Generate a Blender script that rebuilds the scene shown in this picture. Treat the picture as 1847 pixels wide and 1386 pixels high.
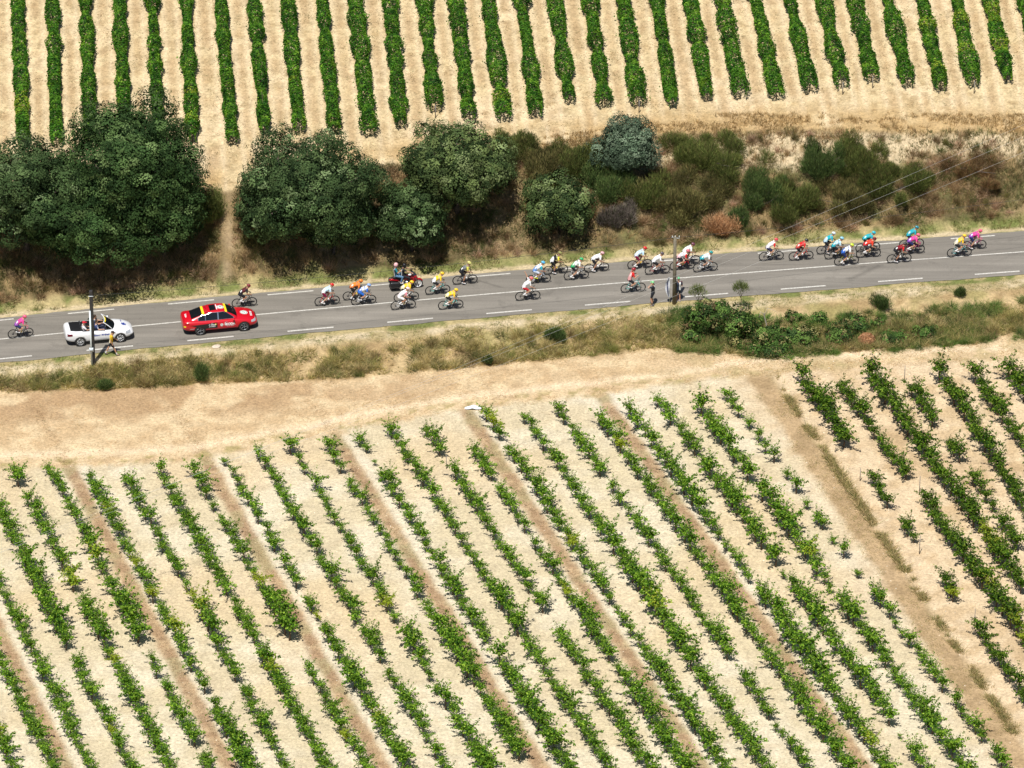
import bpy, bmesh, math, random
import numpy as np
from mathutils import Vector, Matrix
from mathutils.bvhtree import BVHTree
R = math.radians
random.seed(7)
rng = np.random.default_rng(7)
for o in list(bpy.data.objects): bpy.data.objects.remove(o)
scn = bpy.context.scene
COL = scn.collection

# ------------------------------------------------------------ camera
PITCH = R(30.0); FPX = 10740.0; DIST = 376.8
cam_d = bpy.data.cameras.new('camera'); cam = bpy.data.objects.new('camera', cam_d); COL.objects.link(cam)
cam_d.sensor_width = 36.0; cam_d.lens = 36.0 * FPX / 1847.0
cam_d.clip_start = 1.0; cam_d.clip_end = 6000.0
CAMP = np.array([0.0, -DIST * math.cos(PITCH), DIST * math.sin(PITCH)])
cam.location = CAMP; cam.rotation_euler = (math.pi / 2 - PITCH, 0, 0)
scn.camera = cam
# ------------------------------------------------------------ sky, sun, exposure
SUN_EL = R(66.0); SH_AZ = R(18.0)            # shadows fall away from the viewer and a little to the right
w = bpy.data.worlds.new("World"); scn.world = w; w.use_nodes = True
nt = w.node_tree; bg = nt.nodes['Background']
sky = nt.nodes.new('ShaderNodeTexSky'); sky.sky_type = 'NISHITA'; sky.sun_disc = False
sky.sun_elevation = SUN_EL; sky.sun_rotation = math.pi + SH_AZ
sky.air_density = 1.0; sky.dust_density = 1.0; sky.ozone_density = 1.0
nt.links.new(sky.outputs[0], bg.inputs[0]); bg.inputs[1].default_value = 0.055
sd = bpy.data.lights.new('sun', 'SUN'); sun = bpy.data.objects.new('sun', sd); COL.objects.link(sun)
sd.energy = 4.9; sd.angle = R(0.53); sd.color = (1.0, 0.965, 0.91)
_sv = Vector((math.sin(SH_AZ) * math.cos(SUN_EL), math.cos(SH_AZ) * math.cos(SUN_EL), -math.sin(SUN_EL)))
sun.rotation_euler = _sv.to_track_quat('-Z', 'Y').to_euler(); sun.location = (-30, -60, 120)
scn.view_settings.view_transform = 'Standard'; scn.view_settings.look = 'None'
scn.view_settings.exposure = 0.14; scn.view_settings.gamma = 1.0

# ------------------------------------------------------------ measuring helpers (photo measurements to places on the land)
def ray(px, py):
    u = (px - 923.5) / FPX; v = -(py - 693.0) / FPX
    d = np.array([u, math.cos(PITCH) + v * math.sin(PITCH), -math.sin(PITCH) + v * math.cos(PITCH)])
    return d / np.linalg.norm(d)
def unproj(px, py, z=0.0):
    d = ray(px, py); t = (z - CAMP[2]) / d[2]
    return CAMP + d * t
def curve(pts, z):
    P = np.array([unproj(a, b, z) for a, b in pts]); return P[:, 0], P[:, 1]
def interp(cv, X):
    xs, ys = cv; X = np.asarray(X, float)
    y = np.interp(X, xs, ys)
    sl = (ys[1] - ys[0]) / (xs[1] - xs[0]); sr = (ys[-1] - ys[-2]) / (xs[-1] - xs[-2])
    sm = (ys[-1] - ys[0]) / (xs[-1] - xs[0])
    y = np.where(X < xs[0], ys[0] + sm * (X - xs[0]), y)
    return np.where(X > xs[-1], ys[-1] + sm * (X - xs[-1]), y)
def vnoise(x, y, s, seed=0):
    x = np.asarray(x, float) / s + 1000.3 + seed * 17.7; y = np.asarray(y, float) / s + 1000.7 + seed * 9.1
    xi = np.floor(x).astype(np.int64); yi = np.floor(y).astype(np.int64); fx = x - xi; fy = y - yi
    fx = fx * fx * (3 - 2 * fx); fy = fy * fy * (3 - 2 * fy)
    def h(a, b):
        n = (a * 374761393 + b * 668265263 + seed * 1274126177) & 0xffffffff
        n = ((n ^ (n >> 13)) * 1274126177) & 0xffffffff
        return ((n ^ (n >> 16)) & 0xffff) / 65535.0
    return (h(xi, yi) * (1 - fx) + h(xi + 1, yi) * fx) * (1 - fy) + (h(xi, yi + 1) * (1 - fx) + h(xi + 1, yi + 1) * fx) * fy
def fbm(x, y, s, seed=0, o=3):
    r = 0; a = .5; t = 0
    for k in range(o):
        r = r + a * vnoise(x, y, s / 2 ** k, seed + k * 3); t += a; a *= .55
    return r / t
def sstep(a, b, x):
    t = np.clip((x - a) / (b - a), 0, 1); return t * t * (3 - 2 * t)

ZL = -0.9; HB = 4.5; FS = math.tan(R(10.6))
_c = np.array([unproj(a, b, 0) for a, b in [(0, 612.6), (115, 601.3), (240, 589.7), (320, 582.2), (460, 568.9), (550, 560.6), (620, 554.9),
      (708, 546.8), (790, 539.4), (920, 528.3), (1090, 513.8), (1130, 510), (1335, 493.3), (1505, 480.4), (1560, 475.9), (1708, 465), (1847, 456)]])
_pf = np.polyfit(_c[:, 0], _c[:, 1], 2); _pd = np.polyder(_pf)
def Yc(X):
    X = np.asarray(X, float); Xc = np.clip(X, -42, 42)
    return np.polyval(_pf, Xc) + np.polyval(_pd, Xc) * (X - Xc)
def yaw_at(X): return math.atan(float(np.polyval(_pd, np.clip(X, -42, 42))))
C_GB = curve([(0, 708), (150, 702), (240, 700), (400, 692), (620, 684), (740, 674), (950, 652), (1235, 628), (1400, 642), (1600, 630), (1847, 606)], ZL)
C_FT = curve([(0, 846), (200, 840), (350, 832), (440, 812), (560, 792), (700, 762), (850, 738), (1000, 722), (1150, 704), (1300, 682), (1440, 668), (1847, 648)], ZL)
C_LIP = curve([(0, 356), (200, 352), (400, 344), (620, 306), (700, 296), (860, 276), (1000, 260), (1230, 238), (1400, 232), (1600, 234), (1847, 236)], HB)
NEAR_E = -2.98; FAR_E = 2.85
def tdist(X, Y): return (Y - Yc(X)) * 0.984
def H(X, Y, detail=True):
    X = np.asarray(X, float); Y = np.asarray(Y, float)
    t = tdist(X, Y)
    z = np.full(X.shape, -0.03)
    yb = interp(C_GB, X); tb = (yb - Yc(X)) * .984
    s = np.clip((t - (-3.9)) / np.minimum(tb + 3.9, -.6), 0, 1)
    z = np.where(t < -3.9, -0.03 + (ZL + .03) * (s * s * (3 - 2 * s)), z)
    yl = interp(C_LIP, X); tl = (yl - Yc(X)) * .984
    t0 = 3.5
    s = np.clip((t - t0) / (tl - t0), 0, 1)
    prof = .8 * s + .2 * s * s * (3 - 2 * s)
    zb = -0.03 + (HB + .03) * prof
    z = np.where(t > t0, zb, z)
    z = np.where(Y > yl, HB + FS * (Y - yl), z)
    if detail:
        off = sstep(3.0, 3.6, np.abs(t))
        bank = sstep(3.6, 4.6, t) * (1 - sstep(-.6, .6, Y - yl))
        z = z + off * .03 * (vnoise(X, Y, .5, 5) - .5) * 2
        z = z + bank * (.55 * (fbm(X, Y, 2.2, 8) - .5) + .16 * (vnoise(X, Y, .55, 9) - .5))
        low = (t < -4) & (t > tb)
        z = z + np.where(low, .25 * (vnoise(X, Y, 1.3, 11) - .5), 0)
        z = z + np.where(t < tb, .10 * (fbm(X, Y, 3.5, 12) - .5) * sstep(0, -1, t - tb), 0)
    return z
def ground(px, py, lift=0.0):
    d = ray(px, py); ts = np.linspace(300, 470, 1701)
    P = CAMP[None] + d[None] * ts[:, None]
    g = P[:, 2] - H(P[:, 0], P[:, 1]) - lift
    i = int(np.argmax(g < 0)); i = max(i, 1)
    a = g[i - 1] / (g[i - 1] - g[i] + 1e-9)
    p = P[i - 1] * (1 - a) + P[i] * a
    return Vector(p)
def hz(x, y): return float(H(np.array([x]), np.array([y]))[0])

# ------------------------------------------------------------ materials
MATS = {}
def N(m, t): return m.node_tree.nodes.new(t)
def L(m, a, b): m.node_tree.links.new(a, b)
def mat(name, col, rough=.6, metal=0.0, spec=.5, coat=0.0, noise=0.0, nscale=20.0, alpha=1.0, trans=0.0):
    if name in MATS: return MATS[name]
    m = bpy.data.materials.new(name); m.use_nodes = True; b = m.node_tree.nodes['Principled BSDF']
    b.inputs['Base Color'].default_value = (*col[:3], 1); b.inputs['Roughness'].default_value = rough
    b.inputs['Metallic'].default_value = metal; b.inputs['Specular IOR Level'].default_value = spec
    b.inputs['Coat Weight'].default_value = coat; b.inputs['Alpha'].default_value = alpha
    if trans: b.inputs['Transmission Weight'].default_value = trans
    if noise:
        tc = N(m, 'ShaderNodeTexCoord'); nz = N(m, 'ShaderNodeTexNoise'); nz.inputs['Scale'].default_value = nscale
        L(m, tc.outputs['Object'], nz.inputs['Vector'])
        mr = N(m, 'ShaderNodeMapRange'); mr.inputs[1].default_value = .3; mr.inputs[2].default_value = .7
        mr.inputs[3].default_value = 1 - noise; mr.inputs[4].default_value = 1 + noise
        L(m, nz.outputs['Fac'], mr.inputs[0])
        mx = N(m, 'ShaderNodeVectorMath'); mx.operation = 'SCALE'; mx.inputs[0].default_value = col[:3]
        L(m, mr.outputs[0], mx.inputs['Scale']); L(m, mx.outputs[0], b.inputs['Base Color'])
    MATS[name] = m; return m
def leaf_mat(name, rough=.55, trans=.25, spec=.35, gain=1.0):
    """foliage: each leaf's own colour is stored on the mesh"""
    if name in MATS: return MATS[name]
    m = bpy.data.materials.new(name); m.use_nodes = True; b = m.node_tree.nodes['Principled BSDF']
    at = N(m, 'ShaderNodeAttribute'); at.attribute_name = 'col'
    g = N(m, 'ShaderNodeVectorMath'); g.operation = 'SCALE'; g.inputs['Scale'].default_value = gain
    L(m, at.outputs['Color'], g.inputs[0])
    L(m, g.outputs[0], b.inputs['Base Color']); b.inputs['Roughness'].default_value = rough
    b.inputs['Specular IOR Level'].default_value = spec
    if trans:
        tr = N(m, 'ShaderNodeBsdfTranslucent'); mxs = N(m, 'ShaderNodeMixShader'); mxs.inputs[0].default_value = trans
        hs = N(m, 'ShaderNodeHueSaturation'); hs.inputs['Value'].default_value = 1.5; hs.inputs['Saturation'].default_value = 1.15
        L(m, g.outputs[0], hs.inputs['Color']); L(m, hs.outputs[0], tr.inputs['Color'])
        L(m, b.outputs[0], mxs.inputs[1]); L(m, tr.outputs[0], mxs.inputs[2])
        L(m, mxs.outputs[0], m.node_tree.nodes['Material Output'].inputs['Surface'])
    MATS[name] = m; return m
def ground_mat():
    m = bpy.data.materials.new('soil_and_dry_grass'); m.use_nodes = True; b = m.node_tree.nodes['Principled BSDF']
    b.inputs['Roughness'].default_value = .95; b.inputs['Specular IOR Level'].default_value = .1
    at = N(m, 'ShaderNodeAttribute'); at.attribute_name = 'col'
    tc = N(m, 'ShaderNodeTexCoord')
    def nz(sc, det, rough=.6):
        n = N(m, 'ShaderNodeTexNoise'); n.inputs['Scale'].default_value = sc; n.inputs['Detail'].default_value = det
        n.inputs['Roughness'].default_value = rough; L(m, tc.outputs['Object'], n.inputs['Vector']); return n
    def mr(src, a, c, d, e):
        r = N(m, 'ShaderNodeMapRange'); r.inputs[1].default_value = a; r.inputs[2].default_value = c
        r.inputs[3].default_value = d; r.inputs[4].default_value = e; L(m, src, r.inputs[0]); return r
    n1 = nz(5.5, 5, .7); n2 = nz(1.3, 3); n3 = nz(13.0, 2)
    a = mr(n1.outputs['Fac'], .35, .65, .74, 1.17); c = mr(n2.outputs['Fac'], .3, .7, .90, 1.10)
    d = mr(n3.outputs['Fac'], .27, .38, .45, 1.0)        # scattered clods and litter
    p1 = N(m, 'ShaderNodeMath'); p1.operation = 'MULTIPLY'; L(m, a.outputs[0], p1.inputs[0]); L(m, c.outputs[0], p1.inputs[1])
    p2 = N(m, 'ShaderNodeMath'); p2.operation = 'MULTIPLY'; L(m, p1.outputs[0], p2.inputs[0]); L(m, d.outputs[0], p2.inputs[1])
    sc = N(m, 'ShaderNodeVectorMath'); sc.operation = 'SCALE'; L(m, at.outputs['Color'], sc.inputs[0]); L(m, p2.outputs[0], sc.inputs['Scale'])
    L(m, sc.outputs[0], b.inputs['Base Color'])
    bp = N(m, 'ShaderNodeBump'); bp.inputs['Strength'].default_value = .4; bp.inputs['Distance'].default_value = .08
    L(m, n1.outputs['Fac'], bp.inputs['Height']); L(m, bp.outputs[0], b.inputs['Normal'])
    return m
def asphalt_mat():
    m = bpy.data.materials.new('asphalt'); m.use_nodes = True; b = m.node_tree.nodes['Principled BSDF']
    b.inputs['Roughness'].default_value = .8; b.inputs['Specular IOR Level'].default_value = .35
    at = N(m, 'ShaderNodeAttribute'); at.attribute_name = 'col'
    tc = N(m, 'ShaderNodeTexCoord')
    n1 = N(m, 'ShaderNodeTexNoise'); n1.inputs['Scale'].default_value = 14; n1.inputs['Detail'].default_value = 6; n1.inputs['Roughness'].default_value = .75
    mp = N(m, 'ShaderNodeMapping'); mp.inputs['Scale'].default_value = (.12, 2.2, 1); L(m, tc.outputs['Object'], mp.inputs['Vector'])
    n2 = N(m, 'ShaderNodeTexNoise'); n2.inputs['Scale'].default_value = 1.0; n2.inputs['Detail'].default_value = 4
    L(m, tc.outputs['Object'], n1.inputs['Vector']); L(m, mp.outputs[0], n2.inputs['Vector'])
    r1 = N(m, 'ShaderNodeMapRange'); r1.inputs[1].default_value = .3; r1.inputs[2].default_value = .7; r1.inputs[3].default_value = .86; r1.inputs[4].default_value = 1.14
    r2 = N(m, 'ShaderNodeMapRange'); r2.inputs[1].default_value = .3; r2.inputs[2].default_value = .7; r2.inputs[3].default_value = .88; r2.inputs[4].default_value = 1.12
    L(m, n1.outputs['Fac'], r1.inputs[0]); L(m, n2.outputs['Fac'], r2.inputs[0])
    p = N(m, 'ShaderNodeMath'); p.operation = 'MULTIPLY'; L(m, r1.outputs[0], p.inputs[0]); L(m, r2.outputs[0], p.inputs[1])
    n3 = N(m, 'ShaderNodeTexNoise'); n3.inputs['Scale'].default_value = .55; n3.inputs['Detail'].default_value = 5; n3.inputs['Roughness'].default_value = .7; L(m, tc.outputs['Object'], n3.inputs['Vector'])
    r3 = N(m, 'ShaderNodeMapRange'); r3.inputs[1].default_value = .36; r3.inputs[2].default_value = .44; r3.inputs[3].default_value = .84; r3.inputs[4].default_value = 1.0; L(m, n3.outputs['Fac'], r3.inputs[0])
    v = N(m, 'ShaderNodeTexVoronoi'); v.feature = 'DISTANCE_TO_EDGE'; v.inputs['Scale'].default_value = .35; L(m, mp.outputs[0], v.inputs['Vector'])
    r4 = N(m, 'ShaderNodeMapRange'); r4.inputs[1].default_value = .0; r4.inputs[2].default_value = .012; r4.inputs[3].default_value = .72; r4.inputs[4].default_value = 1.0; L(m, v.outputs['Distance'], r4.inputs[0])
    p3_ = N(m, 'ShaderNodeMath'); p3_.operation = 'MULTIPLY'; L(m, p.outputs[0], p3_.inputs[0]); L(m, r3.outputs[0], p3_.inputs[1])
    p4_ = N(m, 'ShaderNodeMath'); p4_.operation = 'MULTIPLY'; L(m, p3_.outputs[0], p4_.inputs[0]); L(m, r4.outputs[0], p4_.inputs[1])
    sc = N(m, 'ShaderNodeVectorMath'); sc.operation = 'SCALE'; L(m, at.outputs['Color'], sc.inputs[0]); L(m, p4_.outputs[0], sc.inputs['Scale'])
    L(m, sc.outputs[0], b.inputs['Base Color']); return m

# ------------------------------------------------------------ object helpers
def tag(o, label=None, cat=None, group=None, kind=None):
    if label: o['label'] = label
    if cat: o['category'] = cat
    if group: o['group'] = group
    if kind: o['kind'] = kind
    return o
def link(name, me, m=None, parent=None, loc=None, rz=None):
    o = bpy.data.objects.new(name, me); COL.objects.link(o)
    if m is not None:
        if len(me.materials) == 0: me.materials.append(m)
        elif me.materials[0] != m:
            o.material_slots[0].link = 'OBJECT'; o.material_slots[0].material = m
    if parent is not None: o.parent = parent
    if loc is not None: o.location = loc
    if rz is not None: o.rotation_euler = (0, 0, rz)
    return o
def empty(name, loc=(0, 0, 0), rz=0.0, label=None, cat=None, group=None):
    o = bpy.data.objects.new(name, None); COL.objects.link(o); o.empty_display_size = .3
    o.location = loc; o.rotation_euler = (0, 0, rz); return tag(o, label, cat, group)
def npmesh(name, V, F, col=None, smooth=False):
    """V (n,3); F (m,k) all the same k; col (n,3) point colours"""
    V = np.asarray(V, np.float32); F = np.asarray(F, np.int32); k = F.shape[1]
    me = bpy.data.meshes.new(name); me.vertices.add(len(V)); me.vertices.foreach_set('co', V.ravel())
    me.loops.add(F.size); me.loops.foreach_set('vertex_index', F.ravel())
    me.polygons.add(len(F)); me.polygons.foreach_set('loop_start', np.arange(0, F.size, k, dtype=np.int32))
    if smooth: me.polygons.foreach_set('use_smooth', np.ones(len(F), bool))
    me.update(calc_edges=True)
    if col is not None:
        a = me.attributes.new('col', 'FLOAT_COLOR', 'POINT')
        c = np.ones((len(V), 4), np.float32); c[:, :3] = col; a.data.foreach_set('color', c.ravel())
    return me
def quads(P, U, W, C):
    """leaf quads: centre P, half-axes U and W, colour C -> V, F, C"""
    n = len(P)
    V = np.empty((n, 4, 3)); V[:, 0] = P - U * .6 - W * .2; V[:, 1] = P + W * -.95; V[:, 2] = P + U * .95; V[:, 3] = P + W * .95
    V[:, 0] = P - U
    F = np.arange(n * 4).reshape(n, 4); return V.reshape(-1, 3), F, np.repeat(C, 4, axis=0)
def rand_dirs(n, r=rng):
    v = r.normal(size=(n, 3)); return v / (np.linalg.norm(v, axis=1, keepdims=True) + 1e-9)
def leaf_frames(nrm, size, r=rng):
    n = len(nrm); a = rand_dirs(n, r); U = np.cross(nrm, a); U /= (np.linalg.norm(U, axis=1, keepdims=True) + 1e-9)
    W = np.cross(nrm, U); return U * size[:, None], W * (size * .75)[:, None]
def blades(P, D, wdt, C, C2=None):
    """thin triangles from base P along D"""
    n = len(P); a = rand_dirs(n); S = np.cross(D, a); S /= (np.linalg.norm(S, axis=1, keepdims=True) + 1e-9); S *= wdt[:, None]
    V = np.empty((n, 3, 3)); V[:, 0] = P - S; V[:, 1] = P + S; V[:, 2] = P + D
    F = np.arange(n * 3).reshape(n, 3); CC = np.repeat(C, 3, axis=0)
    return V.reshape(-1, 3), F, CC
def pal(colors, weights, n, var=.18, r=rng):
    c = np.array(colors, float); wt = np.array(weights, float); i = r.choice(len(c), n, p=wt / wt.sum())
    return c[i] * (1 + var * r.normal(size=(n, 1))).clip(.5, 1.6)

# ============================================================ THE LAND
def grid_axis(a, b, step, far):
    d = np.arange(a, b + step, step); o = []; s = step; x = a
    while x > -far: s *= 1.5; x -= s; o.append(x)
    o2 = []; s = step; x = d[-1]
    while x < far: s *= 1.5; x += s; o2.append(x)
    return np.array(sorted(o) + list(d) + o2)
gx = grid_axis(-37, 37, .19, 700); gy = grid_axis(-50, 62, .19, 900)
GX, GY = np.meshgrid(gx, gy); fxx = GX.ravel(); fyy = GY.ravel()
gz = H(fxx, fyy)
gz = np.where(fyy > 70, H(fxx, np.minimum(fyy, 70)) + (fyy - 70) * .05, gz)
# rows, strips and tracks of the lower vineyard as straight lines on the land
def sl(x1050): return .50 + 1.56e-4 * x1050
def low_line(x1050, shift=0.0):
    s = sl(x1050); a = unproj(x1050 + s * (760 - 1050), 760 + shift, ZL); b = unproj(x1050 + s * (1380 - 1050), 1380 + shift, ZL)
    return a, b
def line_dist(a, b, X, Y):
    d = (b - a)[:2]; d = d / np.linalg.norm(d); return (Y - a[1]) * d[0] - (X - a[0]) * d[1]
TOPX = [32, 94, 154, 215, 275, 336, 396, 457, 517, 579, 640, 702, 763, 820, 879, 939, 999, 1062, 1122, 1182, 1242, 1301, 1360, 1422, 1481, 1538, 1599, 1660, 1722, 1781, 1841]
ENDS = [(42, 272), (103, 268), (163, 262), (225, 262), (286, 262), (347, 262), (420, 265), (478, 248), (540, 242), (604, 247), (667, 249), (722, 235), (785, 205), (847, 222), (909, 222),
        (966, 215), (1028, 190), (1090, 198), (1152, 196), (1213, 198), (1276, 185), (1336, 181), (1402, 183), (1462, 171), (1519, 163), (1573, 152), (1638, 161), (1697, 168), (1756, 161), (1818, 152), (1878, 150)]
UPROWS = [(ground(e[0], e[1] + 4), ground(t_, 0)) for e, t_ in zip(ENDS, TOPX)]
def row_gap(X, Y):
    d = np.full(X.shape, 9.0)
    for A, B in UPROWS: d = np.minimum(d, np.abs(X - (A.x + (B.x - A.x) / (B.y - A.y) * (Y - A.y))))
    return d
def ground_color(X, Y):
    n = X.shape[0]
    def c3(r, g, b): return np.tile(np.array([[r, g, b]]), (n, 1))
    def mix(A, B, f): return A * (1 - f[:, None]) + B * f[:, None]
    t = tdist(X, Y); ylip = interp(C_LIP, X); ygb = interp(C_GB, X); yft = interp(C_FT, X)
    n1 = fbm(X, Y, 3.0, 21); n2 = fbm(X, Y, 1.0, 22); n3 = fbm(X, Y, .5, 23, 2); n4 = fbm(X, Y, 8.0, 24)
    wob = (n2 - .5) * 1.2
    # upper field
    up = mix(c3(.58, .455, .265), c3(.46, .335, .18), sstep(.5, .75, n2) * .7)
    up = mix(up, c3(.68, .54, .36), sstep(.5, .8, n1) * .6)
    up = mix(up, c3(.34, .24, .12), sstep(.58, .72, n3) * .6)
    rg = row_gap(X, Y); mid = np.exp(-((rg - 1.15) / .32) ** 2)
    up = mix(up, c3(.43, .30, .165), mid * sstep(.30, .6, fbm(X, Y, 1.4, 33)) * .75)
    up = mix(up, c3(.70, .57, .38), np.exp(-((rg - .68) / .16) ** 2) * .55)
    edge = (1 - sstep(1.0, 3.2, Y - ylip + wob)) * sstep(.35, .6, n1 + .15 * (X > 5))
    up = mix(up, c3(.44, .30, .14), edge * .8)
    # bank
    bk = mix(c3(.26, .185, .09), c3(.12, .095, .045), sstep(.35, .6, n2))
    bk = mix(bk, c3(.37, .265, .145), sstep(.55, .7, n1) * .7)
    bk = mix(bk, c3(.16, .16, .06), sstep(.55, .7, fbm(X, Y, 1.6, 31)) * .6)
    s_b = (t - 3.5) / ((ylip - Yc(X)) * .984 - 3.5)
    ero = sstep(.60, .74, s_b + (n2 - .5) * .35) * (1 - sstep(.92, 1.0, s_b)) * sstep(6, 12, X + wob * 3)
    bk = mix(bk, c3(.55, .44, .28), ero * sstep(.35, .5, n3 + .1))
    pathx = unproj(408, 440, 2.2)[0]
    pth = np.exp(-((X - pathx - .02 * (Y - 8) - .5 * (n1 - .5)) / .33) ** 2) * (X < 0)
    bk = mix(bk, c3(.45, .33, .20), pth * sstep(.35, .6, n2) * .6)
    # verge by the road: greener on both lips of the asphalt, pale gravel band
    vg = mix(c3(.42, .34, .17), c3(.17, .19, .06), sstep(.42, .62, n2))
    grav = mix(c3(.56, .46, .30), c3(.40, .32, .17), sstep(.35, .6, n2))
    ls = mix(c3(.50, .37, .20), c3(.34, .24, .12), sstep(.4, .65, n2))
    ls = mix(ls, c3(.27, .24, .09), sstep(.5, .65, n1) * .7)
    # sandy mown strip
    sd_ = mix(c3(.62, .475, .29), c3(.50, .355, .20), sstep(.42, .68, n2) * .8)
    left = 1 - sstep(-20, 3, X)
    sd_ = mix(sd_, c3(.40, .265, .145), sstep(.45, .62, n1) * (1 - sstep(2.5, 5.5, ygb - Y)) * (.3 + .6 * left))
    sd_ = mix(sd_, c3(.74, .59, .40), np.exp(-((Y - yft - 1.6 + wob * .4) / .45) ** 2) * .8)
    sd_ = mix(sd_, c3(.33, .27, .11), sstep(.55, .7, n3) * np.exp(-((Y - yft - .5) / .8) ** 2) * .8)
    sd_ = mix(sd_, c3(.47, .37, .2), sstep(6, 14, X) * sstep(.4, .6, n2) * .7)
    # lower field
    lf = mix(c3(.575, .485, .325), c3(.64, .56, .41), sstep(.4, .7, n1))
    lf = mix(lf, c3(.60, .46, .28), sstep(.42, .7, n4) * .6)
    lf = mix(lf, c3(.50, .40, .26), sstep(.6, .8, n3) * .4)
    for k, x1 in enumerate([-45, 235, 497, 768, 1045, 1322]):
        a, b = low_line(x1); d = line_dist(a, b, X, Y) + (n2 - .5) * .35
        st = (1 - sstep(.22, .66, np.abs(d)))
        wht = sstep(.35, .6, d) * (1 - sstep(.9, 1.4, d))
        lf = mix(lf, c3(.68, .61, .48), wht * .55)
        sc_ = mix(c3(.35, .225, .13), c3(.45, .315, .185), sstep(.4, .6, n3)); sc_ = mix(sc_, c3(.34, .29, .15), sstep(.55, .65, fbm(X, Y, 2, 40 + k)) * .7)
        lf = mix(lf, sc_, st * .92)
    # grassy track and right plot
    a, b = unproj(1381, 700, ZL), unproj(1700, 1175, ZL); dF = line_dist(a, b, X, Y) + (n2 - .5) * .5
    rp = mix(c3(.63, .49, .32), c3(.54, .40, .24), sstep(.4, .7, n2)); rp = mix(rp, c3(.42, .29, .16), sstep(.6, .75, n1) * .5)
    lf = mix(lf, rp, sstep(-3.0, 1.2, dF + wob * 1.2))
    tr = (1 - sstep(.50, 1.05, np.abs(dF - .1)))
    trc = mix(c3(.43, .30, .165), c3(.34, .235, .125), sstep(.4, .65, n2)); trc = mix(trc, c3(.26, .22, .10), np.exp(-((dF - .9) / .22) ** 2) * .5 * sstep(.4, .6, n1))
    lf = mix(lf, trc, tr * .9)
    # assemble from near to far
    f = sstep(-.5, .5, Y - yft + wob); c = mix(lf, sd_, f)
    f = sstep(-.25, .25, Y - ygb + wob * .3); c = mix(c, ls, f)
    f = sstep(-4.9, -4.2, t + wob * .4); c = mix(c, grav, f)
    f = sstep(-3.75, -3.35, t + wob * .3); c = mix(c, vg, f)
    f = sstep(2.9, 3.0, t); c = mix(c, mix(grav, c3(.55, .45, .28), np.full(n, .5)), f)
    f = sstep(3.3, 3.6, t + wob * .2); c = mix(c, mix(vg, c3(.16, .18, .055), sstep(.35, .65, n1) * .6), f)
    f = sstep(3.9, 4.4, t + wob * .5); c = mix(c, bk, f)
    f = sstep(-.35, .1, Y - ylip + wob * .4); c = mix(c, up, f)
    return c
gc = ground_color(fxx, fyy)
nx, ny = len(gx), len(gy)
idx = np.arange(nx * ny).reshape(ny, nx)
GF = np.stack([idx[:-1, :-1], idx[:-1, 1:], idx[1:, 1:], idx[1:, :-1]], -1).reshape(-1, 4)
ground_o = link('ground', npmesh('ground', np.stack([fxx, fyy, gz], 1), GF, gc, True), ground_mat())
tag(ground_o, kind='structure')

# road sheet
xs = np.concatenate([np.arange(-300, -42, 6.0), np.arange(-42, 42, .35), np.arange(42, 300, 6.0)])
ts = np.array([NEAR_E - .0, -2.7, -2.1, -1.6, -1.2, -.6, 0, .6, 1.2, 1.6, 2.1, 2.6, FAR_E])
V = []; C = []
for x in xs:
    ph = yaw_at(x); y = float(Yc(x))
    for k, t in enumerate(ts):
        tt = t + (.10 * (float(vnoise(x, t, .7, 50)) - .5) + .14 * (float(vnoise(x, t, 2.4, 51)) - .5) if k in (0, len(ts) - 1) else 0)
        V.append((x - math.sin(ph) * tt, y + math.cos(ph) * tt, .002 + .03 * (1 - (tt / 3) ** 2)))
        wear = math.exp(-((abs(t) - 1.25) / .5) ** 2)
        n_ = float(fbm(x, t * 3, 5, 60)); b0 = .190 + .035 * (n_ - .5)
        b0 *= .93 * (1 + .20 * math.exp(-((t + 1.35) / .55) ** 2) + .07 * math.exp(-((t - 1.2) / .45) ** 2)) * (1 + .10 * (float(vnoise(x, t * 6, 9, 61)) - .5))
        if k in (0, len(ts) - 1): b0 *= 1.12
        C.append((b0 * 1.15, b0 * 1.05, b0 * .90))
V = np.array(V); nT = len(ts); nX = len(xs); idx = np.arange(nX * nT).reshape(nX, nT)
RF = np.stack([idx[:-1, :-1], idx[1:, :-1], idx[1:, 1:], idx[:-1, 1:]], -1).reshape(-1, 4)
tag(link('road', npmesh('road', V, RF, np.array(C), True), asphalt_mat()), kind='structure')
# painted lines
paint = mat('road_paint', (.56, .54, .49), .6, noise=.25, nscale=9)
def paint_strip(V, F, x0, x1, t, wd, step=.5):
    n = max(2, int((x1 - x0) / step) + 1); b = len(V)
    for i in range(n):
        x = x0 + (x1 - x0) * i / (n - 1); ph = yaw_at(x); y = float(Yc(x))
        for s in (-1, 1):
            tt = t + s * wd / 2; V.append((x - math.sin(ph) * tt, y + math.cos(ph) * tt, .002 + .03 * (1 - (tt / 3) ** 2) + .004))
    for i in range(n - 1): F.append((b + 2 * i, b + 2 * i + 2, b + 2 * i + 3, b + 2 * i + 1))
V = []; F = []
paint_strip(V, F, -60, 60, 0.0, .115)
xw = lambda px, py: float(unproj(px, py, 0.0)[0])
near0 = xw(142, 634); p = 6.5 * .984
for k in range(-6, 16): paint_strip(V, F, near0 + k * p, near0 + k * p + 3.0 * .984, -2.50, .135)
far0 = xw(136, 566)
for k in range(-6, 16): paint_strip(V, F, far0 + k * p, far0 + k * p + 3.0 * .984, 2.50, .135)
me = bpy.data.meshes.new('road_markings'); me.from_pydata(V, [], F); tag(link('road_markings', me, paint), kind='structure')

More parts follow.
